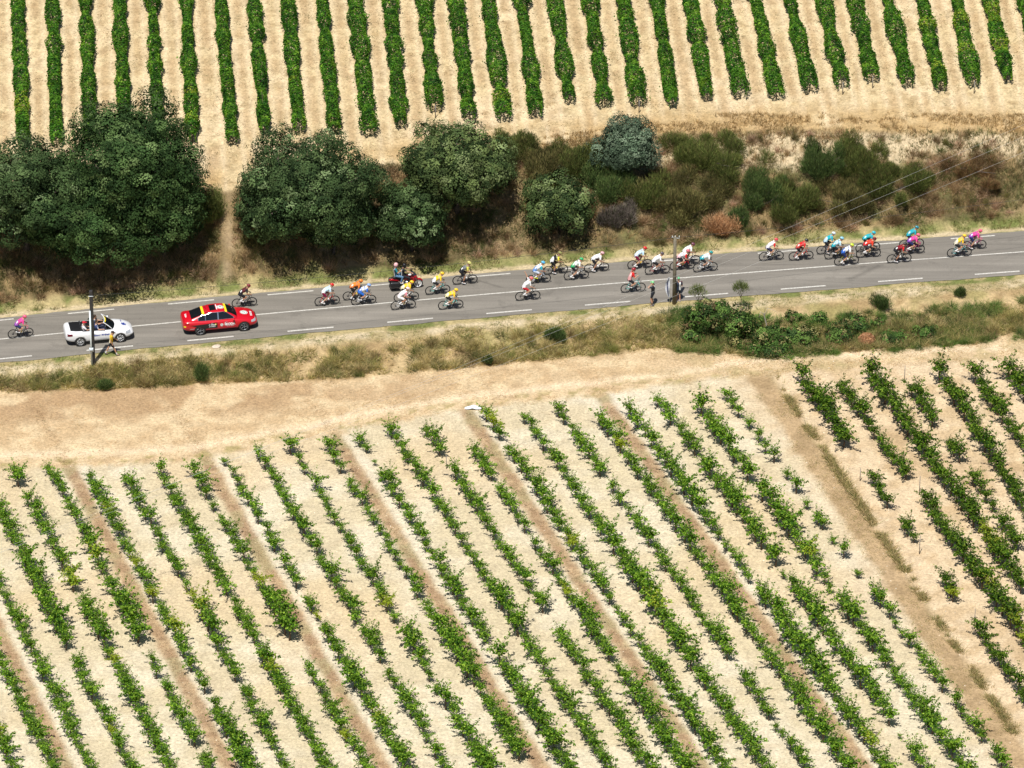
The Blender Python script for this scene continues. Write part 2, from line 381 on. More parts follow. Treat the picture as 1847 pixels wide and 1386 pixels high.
# ============================================================ VINES OF THE UPPER VINEYARD
GREEN_UP = [(.044, .128, .014), (.078, .185, .018), (.018, .064, .010), (.16, .29, .028)]
M_leaf = leaf_mat('vine_leaves', .65, .30, .08, 1.08)
M_bark = mat('vine_bark', (.12, .085, .06), .9, noise=.3, nscale=30)
M_stake = mat('weathered_wood', (.22, .20, .18), .85, noise=.2, nscale=15)
def tube_mesh(name, paths, seg=6):
    """paths: list of (points, radii) -> one mesh of tapered tubes"""
    V = []; F = []
    for pts, rad in paths:
        pts = [Vector(p) for p in pts]; b0 = len(V)
        for i, p in enumerate(pts):
            d = (pts[min(i + 1, len(pts) - 1)] - pts[max(i - 1, 0)]).normalized()
            a = d.cross(Vector((0, 0, 1)))
            if a.length < .05: a = d.cross(Vector((1, 0, 0)))
            a.normalize(); b = d.cross(a)
            for k in range(seg):
                t = 2 * math.pi * k / seg; V.append(p + (a * math.cos(t) + b * math.sin(t)) * rad[i])
        for i in range(len(pts) - 1):
            for k in range(seg):
                k2 = (k + 1) % seg; F.append((b0 + i * seg + k, b0 + i * seg + k2, b0 + (i + 1) * seg + k2, b0 + (i + 1) * seg + k))
        F.append(tuple(b0 + k for k in range(seg))[::-1]); F.append(tuple(b0 + (len(pts) - 1) * seg + k for k in range(seg)))
    me = bpy.data.meshes.new(name); me.from_pydata([tuple(v) for v in V], [], F)
    me.polygons.foreach_set('use_smooth', np.ones(len(F), bool)); return me
ordn = ['first', 'second', 'third', 'fourth', 'fifth', 'sixth', 'seventh', 'eighth', 'ninth', 'tenth', 'eleventh', 'twelfth', 'thirteenth',
        'fourteenth', 'fifteenth', 'sixteenth', 'seventeenth', 'eighteenth', 'nineteenth', 'twentieth']
yellowish = {1: .25, 27: .35, 28: .5, 29: .8, 2: .2, 5: .25}
for i in range(31):
    ex, ey = ENDS[i]; A = ground(ex, ey + 4); T0 = ground(TOPX[i], 0)
    d = (T0 - A); dl = d.length; dh = Vector((d.x, d.y, 0)).normalized(); Lr = dl + 5.5; side = Vector((dh.y, -dh.x, 0))
    n = int(Lr * 540)
    s = rng.uniform(0, Lr, n); th = rng.uniform(-.55, math.pi + .55, n)
    wv = .50 + .22 * (vnoise(s, s * 0 + i * 9, .9, 70) - .5) * 2 + .10 * (vnoise(s, s * 0 + i * 5, .35, 71) - .5)
    wv = wv * np.where(s < .5, .6 + .8 * s, 1.0); wr = 1.0 if 9 < i else .86
    hv = 1.08 + .22 * (vnoise(s, s * 0 + i * 3, 1.1, 72) - .5) * 2
    rad = rng.uniform(.72, 1.08, n)
    s = np.where((s < .9) & (rng.random(n) < .55), s + rng.uniform(0, 1.6, n), s); dip = 1 - .32 * sstep(.66, .85, vnoise(s, s * 0 + i * 31, 1.3, 79)); wv = wv * dip; hv = hv * dip; rad = np.where(rng.random(n) < .05, rad * rng.uniform(1.05, 1.38, n), rad)
    off = np.cos(th) * wv * wr * rad; hh = .62 + (hv - .62) * np.sin(th) * rad
    hh = np.where(hh < .3, rng.uniform(.3, .8, n), hh)
    hh += (rng.random(n) < .04) * rng.uniform(0, .28, n)
    sway = .10 * (vnoise(s, s * 0 + i * 13, 3.0, 73) - .5)
    X = A.x + dh.x * s + side.x * (off + sway); Y = A.y + dh.y * s + side.y * (off + sway); Z = H(X, Y, False) + hh
    nr = np.stack([side.x * np.cos(th), side.y * np.cos(th), np.abs(np.sin(th)) + .3], 1) + rng.normal(size=(n, 3)) * .55
    nr /= np.linalg.norm(nr, axis=1, keepdims=True)
    U, W = leaf_frames(nr, rng.uniform(.055, .095, n))
    yl = yellowish.get(i, .06); yy = (vnoise(s, s * 0 + i, 1.6, 75) > (.86 - .35 * yl)) & (s < 5 + 9 * (yl > .3)) & (rng.random(n) < .6)
    pi_ = (vnoise(s, off + i * 7, .26, 78) + rng.normal(size=n) * .12).clip(0, .999); C = np.array(GREEN_UP)[[2, 0, 0, 1, 1, 3]][(pi_ * 6).astype(int)] * (1 + .15 * rng.normal(size=(n, 1))).clip(.6, 1.5)
    C *= (.62 + .75 * vnoise(s, off * 1.0 + i * 3, .33, 77))[:, None]
    C[yy] = pal([(.26, .32, .035), (.17, .28, .03)], [1, 1], int(yy.sum()))
    V, F, CC = quads(np.stack([X, Y, Z], 1), U, W, C)
    k = i + 1
    if i < 15: lab = 'long green vine row, %s from the left edge in the vineyard above the trees' % ordn[i]
    else: lab = 'long green vine row, %s from the right edge in the vineyard above the trees' % ordn[30 - i]
    root = empty('vine_row', A, 0, lab, 'vine row', 'vine rows of the upper vineyard')
    fo = link('foliage', npmesh('row_foliage', V - np.array(A), F, CC), M_leaf, root)
    st = []; rd = []
    for q in np.arange(.45, Lr, 1.15):      # one vine wood per row: trunks joined by the trained cordon
        x = dh.x * q + side.x * random.uniform(-.04, .04); y = dh.y * q; z0 = hz(A.x + x, A.y + y) - A.z
        st += [(x, y, z0 + .66), (x + .02, y, z0 + .35), (x, y, z0 - .05), (x + .02, y + .01, z0 + .35), (x, y + .06, z0 + .66)]; rd += [.016, .026, .034, .026, .016]
    link('trunks', tube_mesh('row_wood', [(st, rd)], 5), M_bark, root)
    if i in (12, 18, 24, 25, 28):
        link('end_post', tube_mesh('end_post', [(((0, 0, -.1), (-dh.x * .02, -dh.y * .10, .95)), (.035, .03))], 6), M_stake, root, (-dh.x * .22, -dh.y * .22, 0))

# ============================================================ VINES OF THE LOWER VINEYARD
GREEN_LO = [(.080, .175, .015), (.135, .250, .022), (.030, .080, .010), (.24, .36, .040)]
def vine_proto(seed, ncane=11, length=.62):
    r = np.random.default_rng(seed); P = []; Nn = []; S = []; canes = []
    for c in range(ncane):
        az = 2 * math.pi * (c + r.uniform(-.35, .35)) / ncane
        ax = math.cos(az) * 1.25; ay = math.sin(az) * .82
        Lc = length * r.choice([r.uniform(.45, .9), r.uniform(.9, 1.6)]); rise = r.uniform(.15, .75)
        m = 7; tt = np.linspace(0, 1, m)
        px = ax * Lc * tt; py = ay * Lc * tt; pz = .55 + rise * tt * 1.5 - (.20 + .30 * (Lc / .6)) * tt ** 2 * .5
        canes.append((list(zip(px, py, pz)), np.linspace(.011, .003, m)))
        nl = int(34 * Lc / .6); q = r.uniform(.06, 1.0, nl)
        cx = np.interp(q, tt, px); cy = np.interp(q, tt, py); cz = np.interp(q, tt, pz)
        sp = .10 * (1.15 - q * .85)
        P.append(np.stack([cx + r.normal(size=nl) * sp, cy + r.normal(size=nl) * sp, cz + r.normal(size=nl) * sp * .8], 1)); S.append(r.uniform(.048, .082, nl) * (1.1 - .35 * q))
    nb = 90; b = r.normal(size=(nb, 3)) * np.array([.24, .17, .14]) + np.array([0, 0, .72]); P.append(b); S.append(r.uniform(.05, .085, nb))
    P = np.concatenate(P); S = np.concatenate(S); P[:, 2] = np.maximum(P[:, 2], .34) + .14
    nr = P - np.array([0, 0, .25]); nr /= np.linalg.norm(nr, axis=1, keepdims=True); nr = nr * .7 + np.array([0, 0, .4]) + r.normal(size=nr.shape) * .5
    nr /= np.linalg.norm(nr, axis=1, keepdims=True)
    U, W = leaf_frames(nr, S, r)
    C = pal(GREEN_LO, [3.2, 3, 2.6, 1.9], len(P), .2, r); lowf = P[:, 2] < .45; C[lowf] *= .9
    V, F, CC = quads(P, U, W, C)
    return V, F, CC, canes
VP = [vine_proto(100 + k, ncane=[11, 9, 13, 10, 12, 8, 14, 10, 12, 11][k], length=[.55, .6, .62, .5, .66, .5, .72, .58, .6, .64][k]) for k in range(10)]
VMESH = []; TMESH = []; VYEL = []
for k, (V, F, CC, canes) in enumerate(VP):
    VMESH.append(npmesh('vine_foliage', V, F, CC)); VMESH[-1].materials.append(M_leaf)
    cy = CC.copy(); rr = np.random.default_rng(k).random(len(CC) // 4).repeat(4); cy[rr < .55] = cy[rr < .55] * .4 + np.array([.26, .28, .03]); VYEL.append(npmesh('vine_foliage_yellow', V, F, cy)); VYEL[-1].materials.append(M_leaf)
    rr = random.Random(k); a, b = rr.uniform(-.06, .06), rr.uniform(-.06, .06)
    paths = [(((0, 0, -.06), (a * .6, b, .30), (a, b * .5, .52), (a * .3, 0, .62)), (.055, .045, .045, .038))]
    paths += [(((a * .3, 0, .58), (.14, .03, .68)), (.03, .018)), (((a * .3, 0, .58), (-.13, -.03, .69)), (.03, .018))]
    paths += [([(p[0], p[1], p[2] + .14) for p in c[0]], tuple(c[1])) for c in canes[:6]]
    TMESH.append(tube_mesh('vine_trunk', paths, 5)); TMESH[-1].materials.append(M_bark)
ROWS = [  # position of the row where it crosses the middle of the field, and the stretches where vines stand
 (-133, [(1290, 1400)]), (-66, [(1165, 1400)]), (0, [(1035, 1400)]),
 (67, [(912, 995), (1003, 1062, 1.5), (1072, 1165, 1.3), (1182, 1260), (1266, 1400)]),
 (134, [(843, 872, 1.0), (895, 985), (992, 1025, 1.1), (1035, 1060, 1.0, 1), (1072, 1110), (1112, 1165, 1.45), (1168, 1400, 1.05)]),
 (201, [(832, 955), (958, 1012, 1.3), (1014, 1048), (1055, 1150, 1.3), (1178, 1215), (1226, 1282, .85), (1288, 1338), (1358, 1400)]),
 (267, [(852, 896), (900, 960, 1.1), (968, 985, .7), (990, 1130), (1132, 1180, 1.25), (1192, 1245), (1266, 1400, 1.2)]),
 (335, [(856, 880), (884, 1035), (1046, 1082), (1100, 1165, 1.35), (1176, 1224), (1236, 1276), (1288, 1345), (1356, 1400)]),
 (403, [(842, 1066), (1080, 1155), (1172, 1262, 1.1), (1266, 1400)]),
 (470, [(840, 876), (882, 936, .85), (940, 970, .85), (974, 1075), (1076, 1150, 1.45), (1196, 1280), (1284, 1400)]),
 (539, [(822, 886, .85), (890, 990), (1004, 1056, .9), (1068, 1110, .8), (1122, 1400, 1.05)]),
 (608, [(806, 838), (842, 1040), (1044, 1136), (1142, 1190, .95), (1206, 1335), (1348, 1400)]),
 (677, [(796, 850), (862, 1052), (1056, 1098, .9), (1098, 1120, .8), (1140, 1205, 1.2), (1210, 1245), (1260, 1400, 1.3)]),
 (747, [(795, 845), (860, 918), (926, 1022, .9), (1024, 1072), (1080, 1122, .85), (1126, 1230, 1.35), (1234, 1285), (1290, 1362, 1.3)]),
 (815, [(785, 812, .8), (816, 832, .55), (845, 886), (896, 1002), (1006, 1108), (1108, 1154, 1.15), (1182, 1240, 1.3), (1246, 1400, 1.2)]),
 (885, [(770, 826, .95), (836, 872), (882, 1060), (1064, 1400, 1.15)]),
 (952, [(766, 816), (846, 900), (904, 1098), (1132, 1225), (1236, 1322, 1.35), (1328, 1400, 1.1)]),
 (1015, [(806, 862), (876, 918), (922, 956), (972, 1014, .9), (1018, 1090), (1094, 1168, 1.15), (1174, 1228), (1252, 1400, 1.3)]),
 (1083, [(742, 786, 1.2), (800, 862), (870, 1020, 1.1), (1022, 1066), (1068, 1100, .8), (1112, 1176, 1.1), (1178, 1400, 1.2)]),
 (1153, [(742, 784), (795, 960), (962, 1140, 1.3), (1142, 1400, 1.15)]),
 (1226, [(730, 852), (870, 924, .85), (932, 1186, 1.1), (1216, 1292), (1298, 1322, .6), (1332, 1400)]),
 (1294, [(744, 762, .55), (752, 905, 1.05), (908, 1100, 1.15), (1102, 1250, 1.2), (1252, 1400, 1.35)]),
 (1360, [(734, 800, 1.05), (806, 936, 1.15), (940, 1046, 1.0), (1062, 1240, 1.35), (1244, 1400, 1.05)]),
 (1428, [(714, 758, 1.0), (766, 814, .95), (828, 936, 1.15), (938, 1016, 1.1), (1022, 1036, .7), (1046, 1300, 1.25), (1312, 1328, .5), (1352, 1400)]),
 (1495, [(730, 862, 1.15), (882, 1030, 1.35), (1034, 1062, .8), (1080, 1200, 1.2), (1204, 1250), (1254, 1400, 1.1)]),
 (1566, [(702, 764, .85), (776, 792, .8), (800, 830, .9), (846, 862, .7), (866, 888), (896, 912, .7), (926, 950, .9), (958, 974, .8), (984, 1006, 1.05), (1020, 1036, .6), (1064, 1092, .9), (1096, 1240, .9), (1256, 1335), (1352, 1400)]),
]
RROWS = [  # second plot on the right: two points of the line, stretches
 ((1445, 678), (1643, 960), [(676, 800, 1.25), (856, 908, 1.0), (934, 972, .95), (1040, 1080, .9), (1132, 1196, 1.0), (1198, 1272, 1.2), (1276, 1400, 1.1)]),
 ((1512, 685), (1640, 862), [(690, 785, 1.15), (790, 860, 1.0), (898, 1140, 1.25), (1144, 1165, .8), (1290, 1400, 1.0)]),
 ((1563, 664), (1777, 963), [(668, 1065, 1.25), (1100, 1300, .95)]),
 ((1640, 691), (1794, 916), [(694, 765, 1.15), (792, 828, 1.0), (858, 915, .95), (936, 986, 1.0), (1020, 1080, .9)]),
 ((1694, 668), (1847, 913), [(670, 820, 1.2), (824, 980, 1.0)]),
 ((1751, 668), (1847, 802), [(672, 840, 1.2)]), ((1815, 660), (1890, 770), [(662, 780, 1.35)]),
]
pts = []
def add_seg(fx, seg, slope, ri, plot, drow):
    y0, y1 = seg[0], seg[1]; s = seg[2] if len(seg) > 2 else 1.0; yel = len(seg) > 3
    y0 += 5; y1 -= 9; n = max(1, int(round((y1 - y0) / (13.5 if plot else 16.0))) + 1)
    for k in range(n):
        y = y0 + (y1 - y0) * (k / max(1, n - 1) if n > 1 else .5) + random.uniform(-2.5, 2.5)
        pts.append(dict(px=fx(y) + random.uniform(-3, 3), py=y + 17, s=min(1.42, s * random.uniform(.72, 1.24)) * (.93 if s <= 1.0 else .98), yel=yel or random.random() < .025, ri=ri, plot=plot, n=n, rot=drow))
for ri, (x1, segs) in enumerate(ROWS):
    a, b = low_line(x1); dr = math.atan2(b[1] - a[1], b[0] - a[0])
    for sg in segs: add_seg(lambda y, x1=x1: x1 + sl(x1) * (y - 1050), sg, sl(x1), ri, 0, dr)
for ri, (p0, p1, segs) in enumerate(RROWS):
    s = (p1[0] - p0[0]) / (p1[1] - p0[1]); a, b = unproj(*p0, ZL), unproj(*p1, ZL); dr = math.atan2(b[1] - a[1], b[0] - a[0])
    for sg in segs: add_seg(lambda y, p0=p0, s=s: p0[0] + s * (y - p0[1]), sg, s, ri, 1, dr)
vis = [p for p in pts if -20 < p['px'] < 1867 and p['py'] < 1412]
for p in vis:
    p['P'] = ground(p['px'], p['py']); p['size'] = p['s'] * (1 + (p['py'] - 700) / 5000) + (.25 if p['n'] == 1 else 0) + (.12 if p['n'] <= 3 else 0)
def ordw(n):
    if n < 20: return ordn[n]
    return ('twenty-', 'thirty-', 'forty-', 'fifty-')[(n + 1) // 10 - 2] + ordn[(n + 1) % 10 - 1] if (n + 1) % 10 else ('', 'thirtieth', 'fortieth', 'fiftieth')[(n + 1) // 10 - 2]
cnt = {}
for p in sorted(vis, key=lambda p: -p['py']): k = (p['plot'], p['ri']); p['pos'] = cnt.get(k, 0); cnt[k] = p['pos'] + 1
vis.sort(key=lambda p: -p['size'])
sizew = lambda s: 'large' if s > 1.28 else ('bushy' if s > 1.05 else ('medium' if s > .85 else 'small'))
sv, sf, sc, stv = [], [], [], []; nb = 0
for q, p in enumerate(vis):
    k = random.randrange(10); P = p['P']; s = p['s'] * (.98 if p['plot'] else .95); rot = p['rot'] + random.choice((0, math.pi)) + random.uniform(-.25, .25)
    sz = s * random.uniform(.88, 1.12)
    if q < 300:
        col = 'yellowing' if p['yel'] else 'green'
        g = '%s %s grapevine, %s from the near end of the %s row %s' % (sizew(p['s']), col, ordw(p['pos']), ordw(p['ri']), 'past the track' if p['plot'] else 'from the left')
        root = empty('grapevine', P, rot, g, 'grapevine', 'grapevines of the lower vineyard' if not p['plot'] else 'grapevines of the right-hand plot'); root.scale = (s, s, sz)
        fo_ = link('foliage', (VYEL if p['yel'] else VMESH)[k], None, root)
        if p['plot']: fo_.material_slots[0].link = 'OBJECT'; fo_.material_slots[0].material = leaf_mat('vine_leaves_deep_green', .65, .26, .08, .66)
        link('trunk', TMESH[k], None, root)
    else:
        V, F, CC, _ = VP[k]; c, sn = math.cos(rot), math.sin(rot)
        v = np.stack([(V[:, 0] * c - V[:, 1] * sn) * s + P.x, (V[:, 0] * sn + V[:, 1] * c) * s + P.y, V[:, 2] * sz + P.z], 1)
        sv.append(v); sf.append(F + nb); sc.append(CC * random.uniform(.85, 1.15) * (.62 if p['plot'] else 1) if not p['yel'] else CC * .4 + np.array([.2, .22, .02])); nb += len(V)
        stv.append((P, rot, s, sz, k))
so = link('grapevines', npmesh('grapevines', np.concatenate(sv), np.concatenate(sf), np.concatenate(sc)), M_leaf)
tag(so, 'the many remaining smaller green vines filling the rows of the lower vineyard', 'grapevines', kind='stuff')
bt = bmesh.new()
for (P, rot, s, sz, k) in stv:
    mm = Matrix.Translation(P) @ Matrix.Rotation(rot, 4, 'Z') @ Matrix.Diagonal((s, s, sz, 1)); n0 = len(bt.verts)
    bt.from_mesh(TMESH[k]); bt.verts.ensure_lookup_table()
    for v in bt.verts[n0:]: v.co = mm @ v.co
me = bpy.data.meshes.new('stems'); bt.to_mesh(me); bt.free(); link('stems', me, M_bark, so)
for (px, py, h, lab) in [(1631, 690, 1.2, 'thin wooden vine stake standing at the top of the right-hand plot'), (1658, 892, 1.3, 'thin wooden vine stake in the gap above a large clump in the right-hand plot'),
        (1658, 1000, 1.3, 'lone wooden stake in bare soil beside the grassy track'), (1757, 1135, 1.4, 'thin stake standing alone low in the right-hand plot'),
        (1551, 868, .9, 'short stake beside an isolated vine left in the right-hand plot'), (805, 846, 1.0, 'thin grey stake above a vine at the top middle of the lower vineyard')]:
    P = ground(px, py); o = link('vine_stake', tube_mesh('vine_stake', [(((0, 0, -.1), (.02, .01, h)), (.03, .022))], 6), M_stake, None, P); tag(o, lab, 'stake')
print('vines', len(vis))

# ============================================================ TREES AND BUSHES
M_tree = leaf_mat('tree_leaves', .75, .12, .06)
M_tb = mat('tree_bark', (.10, .08, .065), .95, noise=.35, nscale=8)
def tree(px, py, rx, asp, pals, wts, lab, name='oak_tree', cat='tree', dens=1.0, leaf=(.052, .092), lobe=.27, lift=None, group='trees on the bank above the road', seed=0, jag=.40):
    r = np.random.default_rng(seed + 500); Rm = rx / 26.6 * 1.05; cz = Rm * asp; hc = lift if lift is not None else cz * .95 + .3
    c = ground(px, py, hc); base = Vector((c.x, c.y, hz(c.x, c.y)))
    nl = int(62 * (1 if Rm > 3 else .7) / (lobe / .27) ** 1.6); i = np.arange(nl) + .5
    ph = np.arccos(1 - 1.72 * i / nl); th = math.pi * (1 + 5 ** .5) * i + r.uniform(-.25, .25, nl)
    D = np.stack([np.cos(th) * np.sin(ph), np.sin(th) * np.sin(ph), np.cos(ph)], 1) + r.normal(size=(nl, 3)) * .06
    q = r.uniform(1 - lobe - jag, 1 - lobe + .06, nl)
    LC = D * q[:, None] * np.array([Rm, Rm, cz]); LR = Rm * lobe * .74 * r.uniform(.60, 1.55, nl)
    P = []; Nn = []; Cc = []
    for k in range(nl):
        n = int(4 * math.pi * LR[k] ** 2 * 120 * dens); d = rand_dirs(n, r)
        out = D[k] / np.linalg.norm(D[k]); keep = (d @ out > -.35); d = d[keep]; n = len(d)
        # smaller leaf clusters inside each bough
        m = max(5, int(n / 40)); cd = rand_dirs(m, r); near = np.argmax(d @ cd.T, axis=1); dn = np.max(d @ cd.T, axis=1)
        z_ = (dn - dn.mean()) / (dn.std() + 1e-6); kp = r.random(n) < np.clip(.72 + .42 * z_, .10, 1); d = d[kp]; near = near[kp]; z_ = z_[kp]; n = len(d)
        bump = 1 + .20 * z_; rr = LR[k] * bump * r.uniform(.80, 1.06, n) * np.array([1, .9])[0]
        p = LC[k] + d * rr[:, None] * np.array([1, 1, .82]); P.append(p)
        nn = cd[near] * .35 + d * .5 + out * .2 + np.array([0, 0, .12]) + r.normal(size=(n, 3)) * .27; Nn.append(nn)
        base_c = pal(pals, wts, m, .12, r)[near] * (1 + .13 * r.normal(size=(n, 1))).clip(.6, 1.5) * r.uniform(.75, 1.3); Cc.append(base_c)
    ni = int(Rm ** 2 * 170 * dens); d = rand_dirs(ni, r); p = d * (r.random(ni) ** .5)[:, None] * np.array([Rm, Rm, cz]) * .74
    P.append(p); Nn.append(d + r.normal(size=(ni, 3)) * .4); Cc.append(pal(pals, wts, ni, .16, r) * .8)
    P = np.concatenate(P); Nn = np.concatenate(Nn); Cc = np.concatenate(Cc); Nn /= np.linalg.norm(Nn, axis=1, keepdims=True)
    wz = P + np.array(c); g = H(wz[:, 0], wz[:, 1], False); ok = wz[:, 2] > g + .12
    P, Nn, Cc = P[ok], Nn[ok], Cc[ok]
    U, W = leaf_frames(Nn, r.uniform(leaf[0], leaf[1], len(P)), r)
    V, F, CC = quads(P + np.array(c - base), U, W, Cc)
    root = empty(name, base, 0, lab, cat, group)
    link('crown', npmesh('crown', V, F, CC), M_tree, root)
    off = c - base; top = off.z; paths = [(((0, 0, -.3), (.1, 0, top * .35), (-.05, .1, top * .8), (0, 0, top * 1.1)), (Rm * .075, Rm * .06, Rm * .045, Rm * .02))]
    for k in range(0, nl, 3):
        e = Vector(LC[k]) + off; s = Vector((0, 0, top * random.uniform(.3, .7)))
        if e.z < .4: continue
        paths.append(((tuple(s), tuple((s + e) / 2 + Vector((0, 0, .2))), tuple(e)), (Rm * .032, Rm * .02, Rm * .008)))
    link('trunk', tube_mesh('trunk', paths, 6), M_tb, root)
    return root
OAK = [(.040, .078, .024), (.068, .115, .036), (.018, .038, .012), (.12, .18, .065)]
OAK2 = [(.050, .085, .030), (.085, .130, .048), (.022, .041, .015), (.145, .20, .09)]
OAK3 = [(.066, .100, .034), (.115, .155, .052), (.028, .048, .017), (.19, .24, .10)]
OLV = [(.095, .14, .085), (.06, .09, .055), (.15, .20, .13), (.035, .055, .035)]
WT = [4, 3, 3, 1.1]
tree(238, 285, 143, .78, OAK, WT, 'largest dark green oak with the highest crown beside the far left of the road', seed=1, lift=5.0)
tree(42, 345, 118, .80, OAK2, WT, 'greyish dark oak cut by the left edge of the photo', seed=2, lift=4.2)
tree(150, 396, 132, .62, OAK, WT, 'low dark oak overhanging the bank above the white convertible', seed=3, lift=3.0)
tree(292, 380, 92, .80, OAK, WT, 'dark oak at the right flank of the largest tree, beside the dirt path', seed=4, lift=3.3)
tree(552, 338, 134, .74, OAK2, WT, 'round grey-green oak just right of the dirt path', seed=5, lift=3.6)
tree(600, 392, 85, .70, OAK2, WT, 'lower dark oak under the round grey-green one, above the cyclists', seed=6, lift=2.6)
tree(474, 388, 58, .80, OAK2, WT, 'small dark oak close to the right side of the dirt path', seed=7, lift=2.2)
tree(822, 300, 110, .74, OAK3, WT, 'round olive-tinted oak in the middle of the bank', seed=8, lift=3.2)
tree(742, 392, 78, .74, OAK2, WT, 'lower dark oak between the two round oaks, above the motorbike', seed=9, lift=2.4)
tree(1010, 370, 73, .66, OAK3, WT, 'small spreading dark oak low on the bank in front of the broom bushes', seed=10, lift=1.9, lobe=.30)
tree(1128, 262, 64, .92, OLV, WT, 'blue-grey bushy tree at the edge of the upper vineyard', name='olive_tree', seed=11, lift=2.0, leaf=(.045, .075), dens=1.6, lobe=.40, jag=.42)

M_blade = leaf_mat('grass_blades', .8, .15, .15)
def broom(px, py, rx, ry, cols, wts, lab, seed, name='broom_bush', cat='bush', group='broom bushes on the bank', upb=.8):
    r = np.random.default_rng(seed + 900); Rm = rx / 26.6; hgt = max(.6, (ry * 2 / 26.6 - Rm * .9) / .87) * .95
    hgt = min(hgt, Rm * 1.9 + .4)
    c = ground(px, py, hgt * .48); base = Vector((c.x, c.y, hz(c.x, c.y)))
    n = int(8600 * Rm ** 1.7); m = int(8 + 7 * Rm); hubs = r.normal(size=(m, 3)) * np.array([Rm * .52, Rm * .42, 0]) * (1 if rx > 30 else .55); hubs[:, 2] = hgt * .10
    hi = r.integers(0, m, n); d = rand_dirs(n, r); d[:, 2] = np.abs(d[:, 2]) * .9 + .25; d /= np.linalg.norm(d, axis=1, keepdims=True)
    t = r.uniform(.25, .95, n) ** .8; hh = r.uniform(.50, 1.15, m)[hi]
    rk = .45 if rx > 30 else .66; reach = np.stack([d[:, 0] * Rm * rk, d[:, 1] * Rm * rk, d[:, 2] * hgt * .92], 1) * hh[:, None]
    P = hubs[hi] + reach * t[:, None]; P[:, 2] = np.maximum(P[:, 2], .05)
    Ln = r.uniform(.14, .32, n) * (.8 + .2 * Rm); D = reach / np.linalg.norm(reach, axis=1, keepdims=True) + np.array([0, 0, .40]) + r.normal(size=(n, 3)) * .36
    D = D / np.linalg.norm(D, axis=1, keepdims=True) * Ln[:, None]
    C = pal(cols, wts, n, .2, r) * r.uniform(.65, 1.35, m)[hi][:, None]
    wx = P + np.array(base); P[:, 2] += (H(wx[:, 0], wx[:, 1], False) - base.z) * .6
    V, F, CC = blades(P, D, r.uniform(.010, .019, n), C)
    root = empty(name, base, 0, lab, cat, group); link('foliage', npmesh('bush_foliage', V, F, CC), M_blade, root)
    paths = []
    for k in range(m):
        h_ = hubs[k]; paths.append((((0, 0, -.1), (h_[0] * .6, h_[1] * .6, hgt * .25), (h_[0], h_[1], hgt * .55)), (.035, .022, .010)))
    link('stems', tube_mesh('bush_stems', paths, 5), M_tb, root); return root
BR = [(.115, .14, .035), (.065, .09, .022), (.17, .19, .05), (.13, .105, .04)]
BRN = [(.16, .135, .048), (.10, .11, .033), (.21, .18, .068), (.07, .06, .026)]
BGR = [(.07, .115, .032), (.10, .15, .04), (.04, .065, .02), (.13, .15, .05)]
BW = [4, 3, 2, 1.5]
BUSH = [(925, 262, 42, 40, BR, 'green broom bush right beside the round olive-tinted oak'), (980, 295, 45, 40, BRN, 'brownish broom bush behind the small spreading oak'),
 (1040, 290, 58, 48, BR, 'wide green-brown broom bush left of the blue-grey tree'), (1090, 325, 52, 45, BGR, 'dense green broom bush below the blue-grey tree'),
 (1275, 278, 60, 40, BR, 'wide olive broom bush at the top of the bank above the orange bush'), (1228, 345, 64, 48, BRN, 'large yellow-brown broom bush above the power pole'),
 (1300, 335, 30, 26, BRN, 'small brown broom bush in the hollow left of the dark green ones'), (1176, 345, 40, 44, BR, 'upright broom bush right under the blue-grey tree'),
 (1368, 348, 44, 46, BGR, 'dark green broom bush right above the white flowers'), (1428, 352, 52, 40, BR, 'olive broom bush low on the bank among dry grass'),
 (1472, 282, 42, 44, BGR, 'deep green bush at the foot of the pale eroded edge'), (1546, 292, 55, 44, BR, 'largest round broom bush on the right half of the bank'),
 (1530, 352, 54, 40, BRN, 'brown broom bush under the largest round one'), (1610, 328, 50, 38, BR, 'olive broom bush crossed by the power cables'),
 (1655, 320, 30, 26, BR, 'rightmost olive broom bush under the cables'), (1112, 388, 34, 32, [(.16, .13, .11), (.10, .08, .07), (.22, .19, .15), (.08, .09, .04)], 'grey dried bush right of the small spreading oak'),
 (1222, 392, 28, 26, [(.22, .20, .07), (.15, .15, .05), (.28, .24, .09), (.10, .08, .03)], 'yellowish broom tuft low on the bank above the cyclists'),
 (1334, 390, 20, 24, BGR, 'small dark green bush between the orange bush and white flowers'), (1298, 405, 27, 26, [(.52, .30, .15), (.42, .23, .11), (.60, .38, .20), (.30, .16, .08)], 'round dried orange bush just above the road'),
 (385, 372, 26, 40, BR, 'green bush wedged between the big oak and the dirt path'), (455, 430, 26, 24, BRN, 'dull brown bush at the foot of the small path-side oak'),
 (1760, 300, 40, 24, [(.26, .14, .07), (.18, .12, .05), (.33, .22, .10), (.12, .12, .04)], 'reddish brown scrub at the far right of the bank'),
 (363, 672, 17, 22, BGR, 'solitary dark green tuft in the tall dry grass below the red car'), (1004, 606, 20, 12, BGR, 'low green bush in the ditch grass below the middle of the road'), (880, 650, 9, 14, BGR, 'tiny green shrub at the foot of the ditch grass'),
 (1590, 546, 18, 20, BGR, 'rounded green bush in the verge grass above the bramble hedge'), (1733, 527, 11, 14, BGR, 'smallest green bush in the verge grass at the far right'),
 (190, 695, 16, 12, BGR, 'low dark shrub in the ditch grass under the left pole')]
for k, b in enumerate(BUSH): broom(b[0], b[1], b[2] * (.90 if b[2] > 38 else 1), b[3] * (.92 if b[2] > 38 else 1), b[4], BW, b[5], k, group='broom bushes and scrub tufts')
